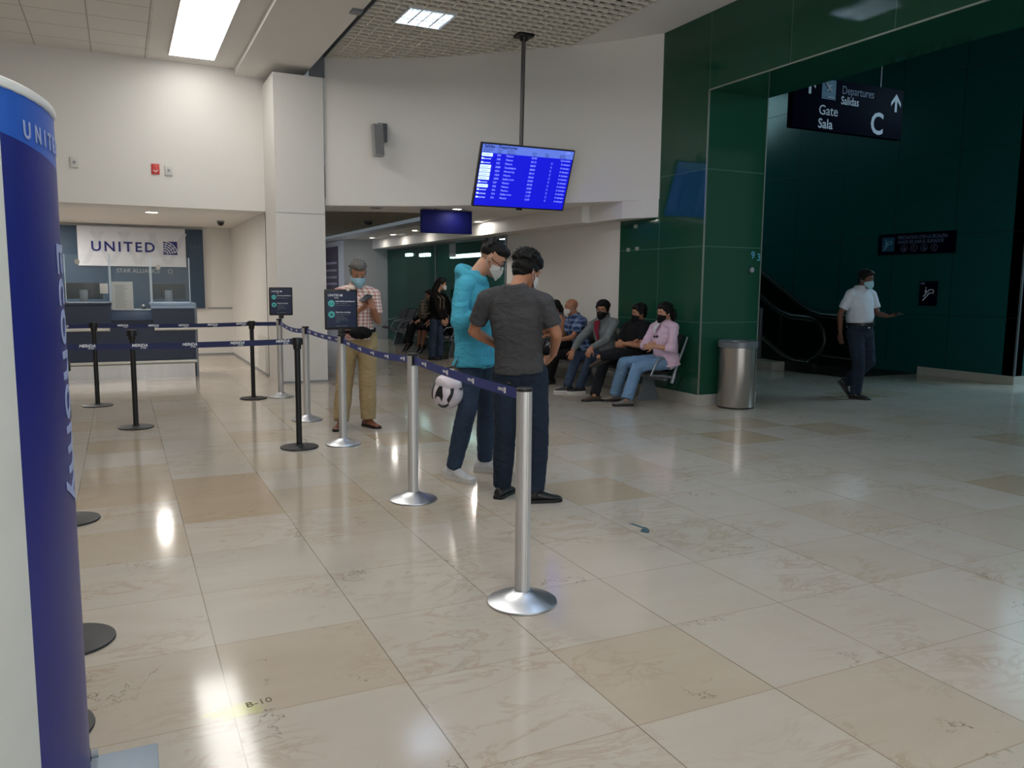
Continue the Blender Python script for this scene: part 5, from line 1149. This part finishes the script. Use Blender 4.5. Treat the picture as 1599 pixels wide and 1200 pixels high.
person('blackseat', 'person in black seated on the far bench, behind the woman with the backpack', .97, skin_tan, (-.9, -.3, -.2), hair='short', top=cloth('black_knit', (20, 17, 17), .1), sleeve='long', legs=cloth('black_denim', (24, 25, 28), .15), leg_r=(.1, .08, .075), shoes='sneaker', sh_m=blackp, so_m=sole_black, far=True)
person('skirt', 'seated person with bare brown lower legs on the far bench, hidden above by the backpack', .9, skin_brown, (-.9, -.3, -.1), hair='long', top=cloth('black_knit', (20, 17, 17), .1), legs=cloth('dark_skirt', (26, 22, 28), .1), shorts=True, leg_r=(.1, .082, .06), shoes='loafer', sh_m=black_leather, so_m=sole_black, far=True)
# ---------------------------------------------------------------- motorcycle helmet hanging by the turquoise hoodie man's hip
hc = Vector((2.16, 5.56, .70)); t = thing('motorcycle_helmet', 'white motorcycle helmet with black markings hanging beside the turquoise-hoodie man\'s leg', 'helmet', tuple(hc))
Fh = frame_of(Vector((-.55, -.75, .1)), Vector((-.35, -.2, -.85)))
hp = lambda x, y, z: hc+Fh@Vector((x, y, z))
hm = mat('helmet_white', (206, 196, 204), .25, var=.03)
b = B().ell(hc, (.115, .132, .122), Fh, 28, 18).ell(hp(0, .03, -.07), (.102, .105, .07), Fh, 24, 12); me = remesh(b, .006, 4); link_mesh('shell', me, hm, t)
def patch(pts, name, m, n=6, r=1.0):
    """marking that follows the shell: pts are (azimuth, elevation) in degrees"""
    def S_(a, e): a, e = math.radians(a), math.radians(e); return hp(.118*math.cos(e)*math.sin(a), .135*math.cos(e)*math.cos(a), .125*math.sin(e))
    P = []
    for (a0, e0), (a1, e1) in zip(pts, pts[1:]+pts[:1]):
        for k in range(n): P.append((a0+(a1-a0)*k/n, e0+(e1-e0)*k/n))
    ca = sum(p[0] for p in P)/len(P); ce = sum(p[1] for p in P)/len(P); b = B(); rings = []
    for f_ in (1, .66, .33): rings.append([S_(ca+(a-ca)*f_, ce+(e-ce)*f_) for a, e in P])
    V_ = [[b.bm.verts.new(q) for q in r_] for r_ in rings]; cc_ = b.bm.verts.new(S_(ca, ce)); N = len(P)
    for r0_, r1_ in zip(V_, V_[1:]):
        for i in range(N): b.bm.faces.new((r0_[i], r0_[(i+1) % N], r1_[(i+1) % N], r1_[i]))
    for i in range(N): b.bm.faces.new((V_[-1][i], V_[-1][(i+1) % N], cc_))
    link_mesh(name, solid(b, .003), m, t)
patch([(-34, 28), (-24, 14), (-10, 16), (0, 30), (2, 10), (-4, -8), (-10, -26), (-18, -30), (-26, -10)], 'marking', blackp)
patch([(20, -44), (38, -36), (36, 4), (28, 34), (18, 20), (26, -4)], 'marking', blackp)
patch([(-24, 46), (-4, 54), (20, 48), (30, 34), (33, 42), (22, 58), (-4, 64), (-28, 54)], 'marking', blackp)
patch([(-64, -34), (-56, -36), (-52, 0), (-58, 30), (-66, 20)], 'marking', blackp)
patch([(56, -50), (84, -40), (80, -20), (60, -22)], 'marking', blackp)
patch([(-24, -46), (-4, -46), (-4, -38), (-24, -38)], 'marking', mat('helmet_red_print', (176, 84, 100), .4), 4)
B().limb([hp(-.07, .04, -.11), hp(-.08, .0, -.16), hp(0, -.03, -.20), hp(.08, .0, -.16), hp(.07, .04, -.11)], [.007]*5, 8).obj('chin_strap', blackp, t)
B().ngon([hp(-.01, .05, -.13), hp(.02, .05, -.13), hp(.02, .04, -.18), hp(-.01, .04, -.18)], Fh@Vector((0, .003, 0))).obj('tag_label', text_white, t, sm=0)
B().tube([hp(0, -.03, -.20), Vector((2.28, 5.6, .98))], .006, 8).obj('carrying_strap', blackp, t)
